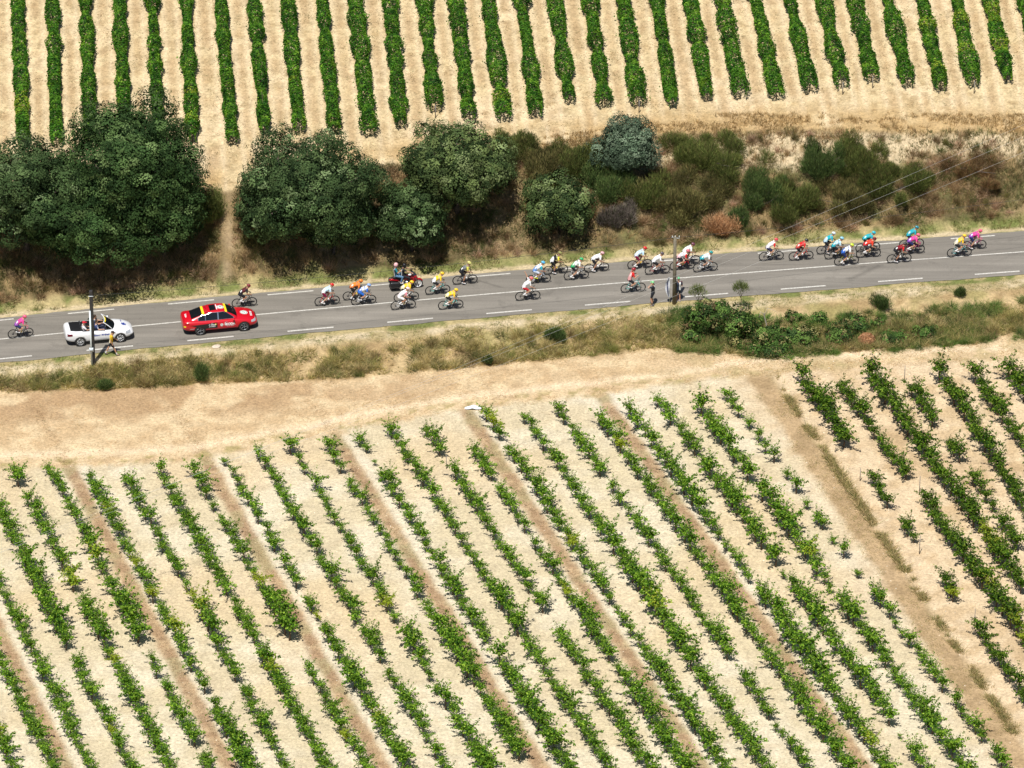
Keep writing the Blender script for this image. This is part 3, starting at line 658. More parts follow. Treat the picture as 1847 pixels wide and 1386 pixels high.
# two slender saplings by the near verge
for k, (px, py, rx, lab) in enumerate([(1258, 530, 15, 'wispy pale green sapling on the near verge right of the spectators'), (1335, 524, 14, 'wispy sapling with a bare stem on the near verge above the hedge')]):
    r = np.random.default_rng(k + 40); hs = 1.7; c = ground(px, py + 42, 0); n = 520; d = rand_dirs(n, r); d[:, 2] = np.abs(d[:, 2]) - .25; Rm = rx / 25
    P = d * Rm * (r.random(n) ** .4)[:, None] * np.array([1, 1, .9]) + np.array([0, 0, hs + .1]); D = (d * .5 + np.array([0, 0, .9]) + r.normal(size=(n, 3)) * .25) * .24
    V, F, CC = blades(P, D, r.uniform(.012, .02, n), pal([(.17, .20, .07), (.11, .15, .045), (.24, .26, .10)], [2, 2, 1], n, .2, r))
    root = empty('sapling', c, 0, lab, 'sapling', 'saplings on the near verge'); link('crown', npmesh('crown', V, F, CC), M_blade, root)
    link('trunk', tube_mesh('trunk', [(((0, 0, -.1), (.05, 0, .8), (0, 0, hs + .3)), (.03, .022, .012))] + [(((0, 0, hs * .7), (math.cos(a) * Rm * .5, math.sin(a) * Rm * .5, hs + .1)), (.012, .005)) for a in (0, 1.3, 2.6, 3.9, 5.2)], 5), M_tb, root)
# leafy bramble hedge at the foot of the near slope
BRM = [(.07, .135, .030), (.12, .20, .045), (.035, .065, .020), (.24, .22, .09), (.14, .10, .05)]
HEDGE = [(1266, 574, 44, .95, 'tallest leafy bramble at the left end of the lower hedge'), (1330, 584, 46, .90, 'dark bramble behind the dead branch in the lower hedge'), (1392, 606, 40, .45, 'low bramble spreading right of the dead branch'),
 (1450, 606, 40, .30, 'green bramble in the middle of the lower hedge'), (1512, 604, 36, .28, 'bramble just left of the orange brush heap'), (1545, 584, 30, .28, 'bramble at the top of the slope above the orange brush heap'),
 (1615, 608, 32, .26, 'bramble right of the orange brush heap'), (1668, 600, 28, .26, 'last bramble at the right end of the lower hedge'), (1400, 632, 30, .35, 'creeping bramble at the sandy edge below the dead branch'), (1250, 606, 26, .5, 'small bramble at the outer left corner of the lower hedge'),
 (1300, 556, 24, .8, 'thin leafy shoot bush rising between the two saplings'), (1358, 630, 24, .5, 'low bramble tongue reaching onto the sand'), (1478, 572, 20, .35, 'bramble high on the slope in the yellow grass'), (1430, 572, 20, .4, 'small bramble on the slope right of the dead branch'), (1585, 582, 16, .35, 'small bramble beside the rounded green verge bush')]
for k, (px, py, rx, asp, lab) in enumerate(HEDGE):
    tree(px, py, rx, asp, BRM, [4, 3, 3, 1.2, .8], lab, name='bramble_bush', cat='bush', group='brambles of the lower hedge', seed=60 + k, lift=rx / 26.6 * asp * .55, leaf=(.05, .085), lobe=.30, dens=.85, jag=.62)
# dead tree, brush heap
P = ground(1385, 604); root = empty('dead_tree', P, 0, 'bare pale dead branch sticking out of the lower hedge', 'dead tree')
M_dead = mat('dead_wood', (.42, .36, .30), .9, noise=.2, nscale=12)
link('trunk', tube_mesh('trunk', [(((0, 0, -.1), (-.12, 0, .8), (-.28, 0, 1.5), (-.20, 0, 2.0)), (.05, .04, .03, .015))], 6), M_dead, root)
for e in (((-.25, 0, 1.4), (-.05, .1, 1.9), (.35, .1, 1.75), (.7, .1, 1.45)), ((-.28, 0, 1.5), (-.5, 0, 1.7), (-.6, -.1, 1.3)), ((0, 0, .05), (-.5, -.1, .05), (-1.2, -.2, -.02))):
    link('branch', tube_mesh('branch', [(e, [.028, .02, .012, .006][:len(e)])], 5), M_dead, root)
P = ground(1563, 617); n = 5200; r = np.random.default_rng(5); d = rand_dirs(n, r); d[:, 2] = abs(d[:, 2]); PP = d * r.uniform(.5, 1, n)[:, None] * np.array([.62, .60, .62]); PP[:, 2] = np.maximum(PP[:, 2], .02)
D = np.cross(d, rand_dirs(n, r)) * .16
V, F, CC = blades(PP, D, r.uniform(.012, .02, n), pal([(.50, .27, .14), (.38, .19, .09), (.60, .36, .20)], [2, 1, 1], n, .2, r))
o = link('brush_heap', npmesh('brush_heap', V, F, CC), M_blade, None, P); tag(o, 'heap of dried orange-brown brush at the foot of the hedge', 'brush heap')

# ============================================================ GRASS AND WEEDS
def scatter(n, x0, x1, f_lo, f_hi):
    X = rng.uniform(x0, x1, n); lo = f_lo(X); hi = f_hi(X); Y = lo + (hi - lo) * rng.random(n); return X, Y
STRAW = [(.40, .28, .13), (.28, .20, .09), (.15, .115, .05), (.50, .37, .20), (.13, .14, .04), (.20, .195, .065), (.45, .29, .18)]
def grass(name, lab, cat, X, Y, hgt, cols, wts, per=5, spread=.07, lean=.45, wd=(.010, .020), var=.22):
    n = len(X); X = np.repeat(X, per); Y = np.repeat(Y, per); hgt = np.repeat(hgt, per); N_ = len(X)
    # one colour per tuft
    ct = np.repeat(pal(cols, wts, n, .12), per, axis=0) * (1 + .2 * rng.normal(size=(N_, 1))).clip(.5, 1.5)
    x = X + rng.normal(size=N_) * spread; y = Y + rng.normal(size=N_) * spread; z = H(x, y) - .02
    D = np.stack([rng.normal(size=N_) * lean, rng.normal(size=N_) * lean, np.ones(N_)], 1) * (hgt * rng.uniform(.5, 1.2, N_))[:, None]
    V, F, CC = blades(np.stack([x, y, z], 1), D, rng.uniform(wd[0], wd[1], N_), ct)
    o = link(name, npmesh(name, V, F, CC), M_blade); return tag(o, lab, cat, kind='stuff')
yC = lambda X: Yc(X)
lipf = lambda X: interp(C_LIP, X); gbf = lambda X: interp(C_GB, X); ftf = lambda X: interp(C_FT, X)
# bank cover with patches
n = 30000; X, Y = scatter(n, -36, 36, lambda X: Yc(X) + 4.6, lipf)
pn = fbm(X, Y, 2.4, 81); s_b = (Y - Yc(X) - 3.5) / (lipf(X) - Yc(X) - 3.5)
keep = rng.random(n) < np.where((s_b > .66) & (X > 7), .30, 1.0) * (.40 + 1.0 * sstep(.3, .55, pn)); pathx = unproj(408, 440, 2.2)[0]
keep &= ~((np.abs(X - pathx) < .45)); X, Y, pn = X[keep], Y[keep], pn[keep]
red = vnoise(X, Y, 2.8, 83)
g1 = red < .52
grass('bank_grass', 'dry straw-coloured grass and seed heads covering the bank above the road', 'dry grass', X[g1], Y[g1], rng.uniform(.14, .42, g1.sum()), STRAW, [4, 4, 3, 2.4, 1.2, 2, 1.6], per=7)
g2 = ~g1
grass('bank_weeds', 'olive and brown weeds mixed through the dry bank', 'weeds', X[g2], Y[g2], rng.uniform(.12, .40, g2.sum()), [(.14, .135, .045), (.10, .12, .038), (.25, .195, .08), (.16, .105, .05), (.07, .10, .03), (.36, .27, .14)], [3, 3, 2.5, 2, 2, 1.6], per=7)
def clumps(name, lab, cat, X, Y, rad, hgt, cols, wts, nb):
    m = len(X); i = np.repeat(np.arange(m), nb); n = len(i); a = rng.uniform(0, 2 * math.pi, n); q = rng.random(n) ** .6
    x = X[i] + np.cos(a) * q * rad[i] * .5; y = Y[i] + np.sin(a) * q * rad[i] * .5; z = H(x, y) - .03
    z += hgt[i] * .35 * rng.random(n) * (1 - q); h = hgt[i] * rng.uniform(.3, .9, n); D = np.stack([np.cos(a) * q * rad[i] * .9, np.sin(a) * q * rad[i] * .9, h], 1) + rng.normal(size=(n, 3)) * .13
    c0 = pal(cols, wts, m, .15)[i] * (1 + .22 * rng.normal(size=(n, 1))).clip(.45, 1.6)
    V, F, CC = blades(np.stack([x, y, z], 1), D, rng.uniform(.007, .014, n), c0)
    return tag(link(name, npmesh(name, V, F, CC), M_blade), lab, cat, kind='stuff')
n = 2300; X, Y = scatter(n, -36, 36, lambda X: Yc(X) + 4.3, lambda X: lipf(X) - .3); s_b = (Y - Yc(X) - 3.5) / (lipf(X) - Yc(X) - 3.5)
k_ = (fbm(X, Y, 2.0, 95) > .40) & (np.abs(X - pathx) > .7) & (rng.random(n) < np.where((s_b > .7) & (X > 8), .45, 1)); X, Y = X[k_], Y[k_]; m = len(X)
clumps('bank_clumps', 'dense tussocks of dry, brown and olive plants dotted over the bank', 'tussocks', X, Y, rng.uniform(.2, .6, m), rng.uniform(.22, .65, m), [(.40, .28, .15), (.52, .38, .22), (.17, .15, .05), (.22, .14, .07), (.11, .14, .04), (.54, .36, .24)], [3, 2.2, 2.6, 2, 2, 1.6], 170)
n = 700; X, Y = scatter(n, -36, 36, lambda X: gbf(X) + .1, lambda X: np.minimum(gbf(X) + 2.6, Yc(X) - 4.6)); k_ = fbm(X, Y, 2.2, 96) > .44; X, Y = X[k_], Y[k_]; m = len(X)
clumps('ditch_clumps', 'straggly tussocks of yellow and green grass standing in the ditch', 'tussocks', X, Y, rng.uniform(.25, .7, m), rng.uniform(.25, .6, m), [(.42, .34, .13), (.24, .25, .07), (.52, .42, .20), (.13, .15, .045), (.26, .19, .09)], [3, 2.4, 2.4, 1.8, 1.6], 170)
n = 1000; X = rng.uniform(10, 36, n); Y = gbf(X) + rng.uniform(-.4, 3.6, n); k_ = (Y < Yc(X) - 4.3) & (fbm(X, Y, 1.6, 97) > .42); X, Y = X[k_], Y[k_]; m = len(X)
clumps('slope_weeds', 'leafy green and brown weeds scrambling over the slope around the brambles', 'weeds', X, Y, rng.uniform(.25, .7, m), rng.uniform(.15, .45, m), [(.11, .20, .04), (.18, .23, .06), (.06, .10, .03), (.40, .32, .14)], [3, 2.4, 1.6, 2.4], 150)
n = 6500; X, Y = scatter(n, -36, 36, lambda X: Yc(X) + 3.35, lambda X: Yc(X) + 4.4); k_ = fbm(X, Y, 1.2, 84) > .43; X, Y = X[k_], Y[k_]
grass('roadside_grass', 'fresh green grass along the far edge of the road', 'grass', X, Y, rng.uniform(.05, .22, len(X)), [(.10, .16, .03), (.14, .165, .04), (.22, .19, .07), (.34, .26, .13)], [2.4, 2.4, 2.4, 2], per=6)
n = 8500; X, Y = scatter(n, -36, 36, lambda X: Yc(X) - 4.9, lambda X: Yc(X) - 3.05); k_ = fbm(X, Y, .9, 85) > .46; X, Y = X[k_], Y[k_]
grass('verge_grass', 'short patchy grass on the near verge of the road', 'grass', X, Y, rng.uniform(.03, .12, len(X)), [(.20, .22, .07), (.30, .27, .11), (.44, .36, .18), (.14, .17, .05)], [3, 3, 2, 2], per=6, lean=.8)
# tall grass in the ditch
n = 24000; X, Y = scatter(n, -36, 36, lambda X: gbf(X) - .1, lambda X: np.minimum(gbf(X) + 3.4, Yc(X) - 4.4)); s_ = Y - gbf(X)
pn = fbm(X, Y, 1.8, 86); k_ = (rng.random(n) < .12 + 1.2 * sstep(.40, .58, pn)) & (s_ + .9 * (fbm(X, Y, .8, 98) - .5) < 1.0 + 3.6 * fbm(X, X * 0, 2.5, 87) + sstep(2, 12, X)) & (s_ > .7 * (fbm(X, Y, .9, 99) - .42)); X, Y, s_ = X[k_], Y[k_], s_[k_]
hh = rng.uniform(.12, .46, len(X)) * (1 - .5 * sstep(1.0, 2.8, s_)) * (.5 + fbm(X, Y, 1.1, 93))
grass('ditch_grass', 'tall yellow-green and brown grass filling the ditch below the road', 'tall grass', X, Y, hh, [(.36, .31, .10), (.24, .25, .08), (.50, .39, .17), (.20, .16, .07), (.58, .46, .24)], [3, 2.4, 3, 1.8, 1.8], per=7, lean=.75)
# mown strip stubble, track weeds, litter among the vines
n = 15000; X, Y = scatter(n, -36, 36, lambda X: ftf(X) - .2, lambda X: gbf(X) + .1); k_ = fbm(X, Y, 2.0, 88) > .44; X, Y = X[k_], Y[k_]
grass('stubble', 'short dry stubble on the sandy strip between the ditch and the vines', 'stubble', X, Y, rng.uniform(.02, .09, len(X)), [(.50, .35, .18), (.38, .25, .12), (.62, .46, .26), (.28, .22, .09)], [3, 2.5, 2, .8], per=4, spread=.12, lean=1.3)
aF, bF = unproj(1381, 700, ZL), unproj(1700, 1175, ZL); dv = (bF - aF)[:2] / np.linalg.norm((bF - aF)[:2])
n = 9000; s_ = rng.uniform(-2, 42, n); o_ = np.where(rng.random(n) < .35, rng.normal(size=n) * .14 - .95, rng.uniform(-1.0, .9, n)); nrm_ = np.array([-dv[1], dv[0]])
nv = nrm_ if nrm_[0] < 0 else -nrm_
X = aF[0] + dv[0] * s_ + nv[0] * o_; Y = aF[1] + dv[1] * s_ + nv[1] * o_; k_ = (fbm(X, Y, 1.3, 89) > .42); X, Y, o_ = X[k_], Y[k_], o_[k_]
grass('track_weeds', 'strip of dry and greenish weeds along the track between the two vine plots', 'weeds', X, Y, np.where(o_ < -.7, rng.uniform(.10, .38, len(X)), rng.uniform(.02, .09, len(X))), [(.40, .31, .14), (.26, .24, .08), (.16, .18, .055), (.50, .38, .2)], [3, 2, 1.6, 2], per=6, spread=.09, lean=.8)
XX = []; YY = []
for x1 in [-45, 235, 497, 768, 1045, 1322]:
    a, b = low_line(x1); d = (b - a)[:2]; Ld = np.linalg.norm(d); d /= Ld; m = 3200; s_ = rng.uniform(-2, Ld + 1, m); o_ = rng.normal(size=m) * .22; nv = np.array([-d[1], d[0]])
    XX.append(a[0] + d[0] * s_ + nv[0] * o_); YY.append(a[1] + d[1] * s_ + nv[1] * o_)
X = np.concatenate(XX); Y = np.concatenate(YY)
grass('cover_strip', 'narrow reddish-brown strips of dead cover crop between the vines', 'dry cover crop', X, Y, rng.uniform(.02, .08, len(X)), [(.38, .26, .15), (.48, .34, .20), (.28, .20, .11), (.25, .24, .10)], [3, 2.4, 2, .7], per=4, spread=.09, lean=1.4)
n = 26000; X = rng.uniform(-38, 38, n); Y = lipf(X) + rng.uniform(.2, 24, n) ** 1.0; k_ = (fbm(X, Y, 1.5, 90) > .52) | (rng.random(n) < .2); X, Y = X[k_], Y[k_]
grass('field_weeds', 'sparse low weeds and dead stalks on the soil of the upper vineyard', 'weeds', X, Y, rng.uniform(.03, .12, len(X)), [(.34, .24, .12), (.24, .18, .09), (.20, .19, .08), (.12, .15, .05), (.46, .30, .16)], [3, 3, 2, 1, 1.5], per=5, spread=.12, lean=1.3)
n = 5200; X = rng.uniform(2, 38, n); Y = lipf(X) + rng.uniform(-.7, 1.7, n) * (.5 + .5 * sstep(2, 14, X)); k_ = fbm(X, Y * 2, 1.6, 94) > .45; X, Y = X[k_], Y[k_]; n = len(X)
grass('lip_grass', 'dry golden grass hanging over the lip of the bank at the right', 'dry grass', X, Y, rng.uniform(.10, .34, n), [(.44, .30, .13), (.32, .21, .09), (.20, .14, .06), (.54, .40, .20)], [3, 3, 1.6, 1.6], per=6)
# clods of earth
n = 5000; X = rng.uniform(-37, 37, n); Y = rng.uniform(-50, float(Yc(0)) - 4, n); k_ = Y < ftf(X) + 1; X, Y = X[k_], Y[k_]; n = len(X)
oct_ = np.array([(1, 0, 0), (0, 1, 0), (-1, 0, 0), (0, -1, 0), (0, 0, 1.0), (0, 0, -1)]); of = np.array([(0, 1, 4), (1, 2, 4), (2, 3, 4), (3, 0, 4)])
sz_ = rng.uniform(.02, .055, n) ; V = (oct_[None] * sz_[:, None, None] * rng.uniform(.6, 1.3, (n, 6, 1)) + np.stack([X, Y, H(X, Y)], 1)[:, None]).reshape(-1, 3)
F = (of[None] + (np.arange(n) * 6)[:, None, None]).reshape(-1, 3); C = np.repeat(pal([(.45, .36, .25), (.62, .54, .42), (.30, .22, .14)], [2, 2, 1], n, .15), 6, axis=0)
tag(link('clods', npmesh('clods', V, F, C), leaf_mat('earth_clods', .95, 0, .1)), 'small clods and stones lying on the soil of the lower vineyard', 'clods', kind='stuff')

# ============================================================ PEOPLE
def cap_geo(p0, r0, p1, r1, seg=14, hr=5):
    p0 = Vector(p0); p1 = Vector(p1); d = (p1 - p0); ln = d.length
    q = d.to_track_quat('Z', 'Y') if ln > 1e-6 else Vector((0, 0, 1)).to_track_quat('Z', 'Y')
    prof = []
    for k in range(hr + 1):
        a = -math.pi / 2 + (math.pi / 2) * k / hr; prof.append((r0 * math.cos(a), r0 * math.sin(a)))
    for k in range(hr + 1):
        a = (math.pi / 2) * k / hr; prof.append((r1 * math.cos(a), ln + r1 * math.sin(a)))
    V = [p0 + q @ Vector((0, 0, prof[0][1]))]
    for (rr, z) in prof[1:-1]:
        for k in range(seg): t = 2 * math.pi * k / seg; V.append(p0 + q @ Vector((rr * math.cos(t), rr * math.sin(t), z)))
    V.append(p0 + q @ Vector((0, 0, prof[-1][1]))); n = len(prof) - 2; F = []
    for k in range(seg):
        k2 = (k + 1) % seg; F.append((0, 1 + k2, 1 + k)); e = 1 + (n - 1) * seg; F.append((len(V) - 1, e + k, e + k2))
        for i in range(n - 1): a = 1 + i * seg; F.append((a + k, a + k2, a + seg + k2, a + seg + k))
    return V, F
def ell_geo(c, rad, pitch=0.0):
    V, F = cap_geo((0, 0, -.0001), 1, (0, 0, .0001), 1); m = Matrix.Translation(c) @ Matrix.Rotation(pitch, 4, 'Y') @ Matrix.Diagonal((*rad, 1))
    return [m @ v for v in V], F
def bake(name, V, F, mods):
    me = bpy.data.meshes.new(name); me.from_pydata([tuple(v) for v in V], [], F); o = bpy.data.objects.new('tmp', me); COL.objects.link(o)
    for t, kw in mods:
        m = o.modifiers.new('m', t)
        for k, v in kw.items(): setattr(m, k, v)
    dg = bpy.context.evaluated_depsgraph_get(); out = bpy.data.meshes.new_from_object(o.evaluated_get(dg)); out.name = name
    bpy.data.objects.remove(o); bpy.data.meshes.remove(me)
    if len(out.polygons): out.polygons.foreach_set('use_smooth', np.ones(len(out.polygons), bool))
    return out
def blob(name, parts, voxel=.012, it=3, dec=.35):
    V = []; F = []
    for (v, f) in parts: b = len(V); V += v; F += [tuple(i + b for i in q) for q in f]
    return bake(name, V, F, [('REMESH', dict(mode='VOXEL', voxel_size=voxel)), ('SMOOTH', dict(factor=.5, iterations=it)), ('DECIMATE', dict(ratio=dec))])
def ik(a, b, l1, l2, pole):
    a = Vector(a); b = Vector(b); d = b - a; D = min(d.length, (l1 + l2) * .999); u = d.normalized(); x = (l1 ** 2 - l2 ** 2 + D ** 2) / (2 * D)
    h = math.sqrt(max(0, l1 ** 2 - x ** 2)); p = Vector(pole); p = (p - u * p.dot(u)).normalized(); return a + u * x + p * h
POSES = {}
def make_pose(key, J, grip=True, helmet=True, long_legs=False):
    """J holds joints: hip, sh, hand, ankle, toe (L and R), neck, head, look pitch; meshes are shared by everyone in that pose"""
    hipL, hipR, shL, shR = [Vector(J[k]) for k in ('hipL', 'hipR', 'shL', 'shR')]; pel = (hipL + hipR) / 2; chest = (shL + shR) / 2
    hd = Vector(J['head']); look = J.get('look', .2); up = (chest - pel).normalized()
    S = []; jer = []; sho = []; shoes = []; socks = []
    waist = pel.lerp(chest, .42) + Vector(J.get('arch', (-.02, 0, .02))); mid = pel.lerp(chest, .78) + Vector((-.01, 0, .01))
    side = Vector((0, 1, 0))
    def tor(L_, g=0.0):
        for s in (-1, 1):
            L_.append(cap_geo(pel + side * .055 * s, .112 + g, waist + side * .05 * s, .098 + g))
            L_.append(cap_geo(waist + side * .05 * s, .098 + g, mid + side * .07 * s, .112 + g))
            L_.append(cap_geo(mid + side * .07 * s, .108 + g, chest + side * .11 * s, .068 + g))
    tor(S); tor(jer, .012)
    nk = chest + Vector(J.get('neckoff', (.03, 0, .06)))
    S.append(cap_geo(chest, .07, nk, .055)); S.append(cap_geo(nk, .055, hd - Vector((.01, 0, .04)), .052))
    S.append(ell_geo(hd, (.098, .076, .118), look)); rot = Matrix.Rotation(look, 3, 'Y')
    def hp(x, y, z): return hd + rot @ Vector((x, y, z))
    S.append(cap_geo(hp(.085, 0, .01), .012, hp(.108, 0, -.025), .016, 8, 3)); S.append(ell_geo(hp(.05, 0, -.085), (.05, .045, .035), look))
    S.append(cap_geo(hp(.088, -.022, -.058), .009, hp(.088, .022, -.058), .009, 8, 3))
    for s in (-1, 1): S.append(ell_geo(hp(-.005, .078 * s, -.01), (.022, .012, .033), look)); S.append(ell_geo(hp(.082, .031 * s, .012), (.014, .017, .011), look))
    eyes = [ell_geo(hp(.093, .031 * s, .012), (.010, .013, .008), look) for s in (-1, 1)]
    for s, sh, hn, hip, an, toe, kp, ep in ((1, shL, J['handL'], hipL, J['ankL'], J['toeL'], J.get('kneepole', (1, .15, .3)), J.get('elbowpoleL', J.get('elbowpole', (-.2, .5, -.8)))),
                                     (-1, shR, J['handR'], hipR, J['ankR'], J['toeR'], J.get('kneepole', (1, .15, .3)), J.get('elbowpoleR', J.get('elbowpole', (-.2, .5, -.8))))):
        hn = Vector(hn); an = Vector(an); toe = Vector(toe); kp = Vector((kp[0], kp[1] * s, kp[2])); ep = Vector((ep[0], ep[1] * s, ep[2]))
        el = ik(sh, hn, .285, .265, ep); kn = ik(hip, an, .44, .43, kp)
        S += [cap_geo(sh, .052, sh.lerp(el, .5), .046), cap_geo(sh.lerp(el, .5), .046, el, .036), cap_geo(el, .040, el.lerp(hn, .35), .040), cap_geo(el.lerp(hn, .35), .040, hn, .024)]
        jer += [cap_geo(sh, .066, sh.lerp(el, .62), .056)]
        fd = (hn - el).normalized(); gz_ = Vector((0, 0, -1)); pc = hn + fd * .045
        S.append(cap_geo(hn, .026, pc, .030)); latd = fd.cross(Vector((0, 0, 1))); latd = latd.normalized() if latd.length > .1 else Vector((0, 1, 0))
        for q in range(4):
            o_ = latd * (q - 1.5) * .020; r_ = pc + fd * .022 + o_; ln = (.036, .042, .040, .031)[q]
            curl = .75 if grip else .35; k1 = r_ + (fd * (1 - curl * .4) + gz_ * curl).normalized() * ln; k2 = k1 + (fd * (.3 - curl * .9) + gz_).normalized() * ln * .75
            S += [cap_geo(r_, .0105, k1, .0095, 8, 3), cap_geo(k1, .0095, k2, .008, 8, 3)]
        t0 = hn + fd * .02 - latd * s * .02; t1 = t0 + (fd * .6 - latd * s * .8 + gz_ * .4).normalized() * .035; S += [cap_geo(t0, .013, t1, .011, 8, 3), cap_geo(t1, .011, t1 + (fd + gz_ * .8).normalized() * .028, .009, 8, 3)]
        S += [cap_geo(hip, .092, hip.lerp(kn, .5), .075), cap_geo(hip.lerp(kn, .5), .075, kn, .052), cap_geo(kn, .053, kn.lerp(an, .3), .055), cap_geo(kn.lerp(an, .3), .055, an, .034), cap_geo(an, .036, toe, .028)]
        lim = 1.0 if long_legs else .66
        sho += [cap_geo(hip, .106, hip.lerp(kn, lim * .5), .092), cap_geo(hip.lerp(kn, lim * .5), .092, hip.lerp(kn, lim), .078 if not long_legs else .068)]
        if long_legs: sho += [cap_geo(kn, .070, kn.lerp(an, .85), .052)]
        fdn = (toe - an).normalized(); hl = an - fdn * .05 + Vector((0, 0, -.045)); sole = (toe + Vector((0, 0, -.02)))
        shoes += [cap_geo(hl, .040, sole, .038), cap_geo(an + Vector((0, 0, -.03)), .042, toe, .034)]
        socks += [cap_geo(kn.lerp(an, .66), .045, an, .040)]
    for s in (-1, 1): sho.append(cap_geo(pel + side * .05 * s, .124, pel.lerp(waist, .35) + side * .05 * s, .112))
    d = dict(body=blob('body', S, .0095, 3, .30), shirt=blob('shirt', jer, .016, 2, .5), shorts=blob('shorts', sho, .016, 2, .5), shoes=blob('shoes', shoes, .014, 2, .5), socks=blob('socks', socks, .014, 1, .5), eyes=blob('eyes', eyes, .004, 0, 1.0))
    # road helmet: a vented shell, tail swept back
    hs = [ell_geo(hp(-.015, 0, .042), (.142, .105, .102), look), ell_geo(hp(-.085, 0, .035), (.085, .078, .070), look)]
    V = []; F = []
    for (v, f) in hs: b = len(V); V += v; F += [tuple(i + b for i in q) for q in f]
    hm = bake('helmet', V, F, [('REMESH', dict(mode='VOXEL', voxel_size=.012)), ('SMOOTH', dict(factor=.5, iterations=2))])
    bm = bmesh.new(); bm.from_mesh(hm); pl = rot @ Vector((-.10, 0, 1)); bmesh.ops.bisect_plane(bm, geom=bm.verts[:] + bm.edges[:] + bm.faces[:], plane_co=hp(0, 0, .012), plane_no=-pl, clear_outer=True)
    bmesh.ops.holes_fill(bm, edges=[e for e in bm.edges if e.is_boundary]); bm.to_mesh(hm); bm.free(); d['helmet'] = hm
    vents = []
    for yy in (-.05, -.017, .017, .05): vents.append(cap_geo(hp(.07, yy, .115 - abs(yy) * .5), .011, hp(-.10, yy * 1.1, .112 - abs(yy) * .6), .011, 8, 3))
    d['vents'] = blob('vents', vents, .006, 0, 1.0)
    d['glasses'] = blob('glasses', [ell_geo(hp(.086, .032 * s, .010), (.016, .030, .018), look) for s in (-1, 1)] + [cap_geo(hp(.09, .03, .012), .006, hp(0, .086, .012), .005, 8, 3), cap_geo(hp(.09, -.03, .012), .006, hp(0, -.086, .012), .005, 8, 3)], .005, 0, 1.0)
    # full face helmet, cap and hair
    d['full_helmet'] = blob('full_helmet', [ell_geo(hp(0, 0, .01), (.145, .125, .155), look), ell_geo(hp(.06, 0, -.07), (.09, .085, .06), look)], .012, 2, .6)
    d['visor'] = blob('visor', [ell_geo(hp(.055, 0, .02), (.098, .108, .055), look)], .01, 1, .6)
    d['cap'] = blob('cap', [ell_geo(hp(-.005, 0, .050), (.110, .090, .085), look), ell_geo(hp(.12, 0, .045), (.075, .065, .010), look)], .008, 1, .6)
    d['hair'] = blob('hair', [ell_geo(hp(-.02, 0, .03), (.100, .086, .110), look)], .01, 1, .6)
    POSES[key] = d; return d
def jersey_mat(c1, c2, c3=None):
    key = 'jersey_%s_%s_%s' % (c1, c2, c3)
    if key in MATS: return MATS[key]
    m = bpy.data.materials.new('jersey'); m.use_nodes = True; b = m.node_tree.nodes['Principled BSDF']; b.inputs['Roughness'].default_value = .65; b.inputs['Specular IOR Level'].default_value = .3
    tc = N(m, 'ShaderNodeTexCoord'); sp = N(m, 'ShaderNodeSeparateXYZ'); L(m, tc.outputs['Object'], sp.inputs[0])
    nz = N(m, 'ShaderNodeTexNoise'); nz.inputs['Scale'].default_value = 7; L(m, tc.outputs['Object'], nz.inputs['Vector'])
    ad = N(m, 'ShaderNodeMath'); ad.operation = 'MULTIPLY_ADD'; L(m, nz.outputs['Fac'], ad.inputs[0]); ad.inputs[1].default_value = .12; L(m, sp.outputs['X'], ad.inputs[2])
    gt = N(m, 'ShaderNodeMath'); gt.operation = 'GREATER_THAN'; L(m, ad.outputs[0], gt.inputs[0]); gt.inputs[1].default_value = .015
    mx = N(m, 'ShaderNodeMix'); mx.data_type = 'RGBA'; L(m, gt.outputs[0], mx.inputs[0]); mx.inputs[6].default_value = (*c2, 1); mx.inputs[7].default_value = (*c1, 1); out = mx.outputs[2]
    if c3:
        ab = N(m, 'ShaderNodeMath'); ab.operation = 'ABSOLUTE'; L(m, sp.outputs['Y'], ab.inputs[0]); g2 = N(m, 'ShaderNodeMath'); g2.operation = 'GREATER_THAN'; L(m, ab.outputs[0], g2.inputs[0]); g2.inputs[1].default_value = .195
        m2 = N(m, 'ShaderNodeMix'); m2.data_type = 'RGBA'; L(m, g2.outputs[0], m2.inputs[0]); L(m, out, m2.inputs[6]); m2.inputs[7].default_value = (*c3, 1); out = m2.outputs[2]
    # printed chest band and a white race number low on the back
    def band(src, lo, hi):
        a_ = N(m, 'ShaderNodeMath'); a_.operation = 'GREATER_THAN'; L(m, src, a_.inputs[0]); a_.inputs[1].default_value = lo
        c_ = N(m, 'ShaderNodeMath'); c_.operation = 'LESS_THAN'; L(m, src, c_.inputs[0]); c_.inputs[1].default_value = hi
        p_ = N(m, 'ShaderNodeMath'); p_.operation = 'MULTIPLY'; L(m, a_.outputs[0], p_.inputs[0]); L(m, c_.outputs[0], p_.inputs[1]); return p_
    b1 = band(ad.outputs[0], .20, .245); dk_ = c3 if c3 else (.12, .12, .14)
    m3 = N(m, 'ShaderNodeMix'); m3.data_type = 'RGBA'; L(m, b1.outputs[0], m3.inputs[0]); L(m, out, m3.inputs[6]); m3.inputs[7].default_value = (*[(u + v) * .5 for u, v in zip(dk_, c2)], 1)
    bx = band(sp.outputs['X'], -.17, -.06); by = band(sp.outputs['Y'], -.13, -.02); bb = N(m, 'ShaderNodeMath'); bb.operation = 'MULTIPLY'; L(m, bx.outputs[0], bb.inputs[0]); L(m, by.outputs[0], bb.inputs[1])
    m4 = N(m, 'ShaderNodeMix'); m4.data_type = 'RGBA'; L(m, bb.outputs[0], m4.inputs[0]); L(m, m3.outputs[2], m4.inputs[6]); m4.inputs[7].default_value = (.75, .75, .72, 1)
    L(m, m4.outputs[2], b.inputs['Base Color']); MATS[key] = m; return m
def cloth(c): return mat('cloth_%s' % (tuple(c),), c, .7, spec=.25, noise=.06, nscale=25)
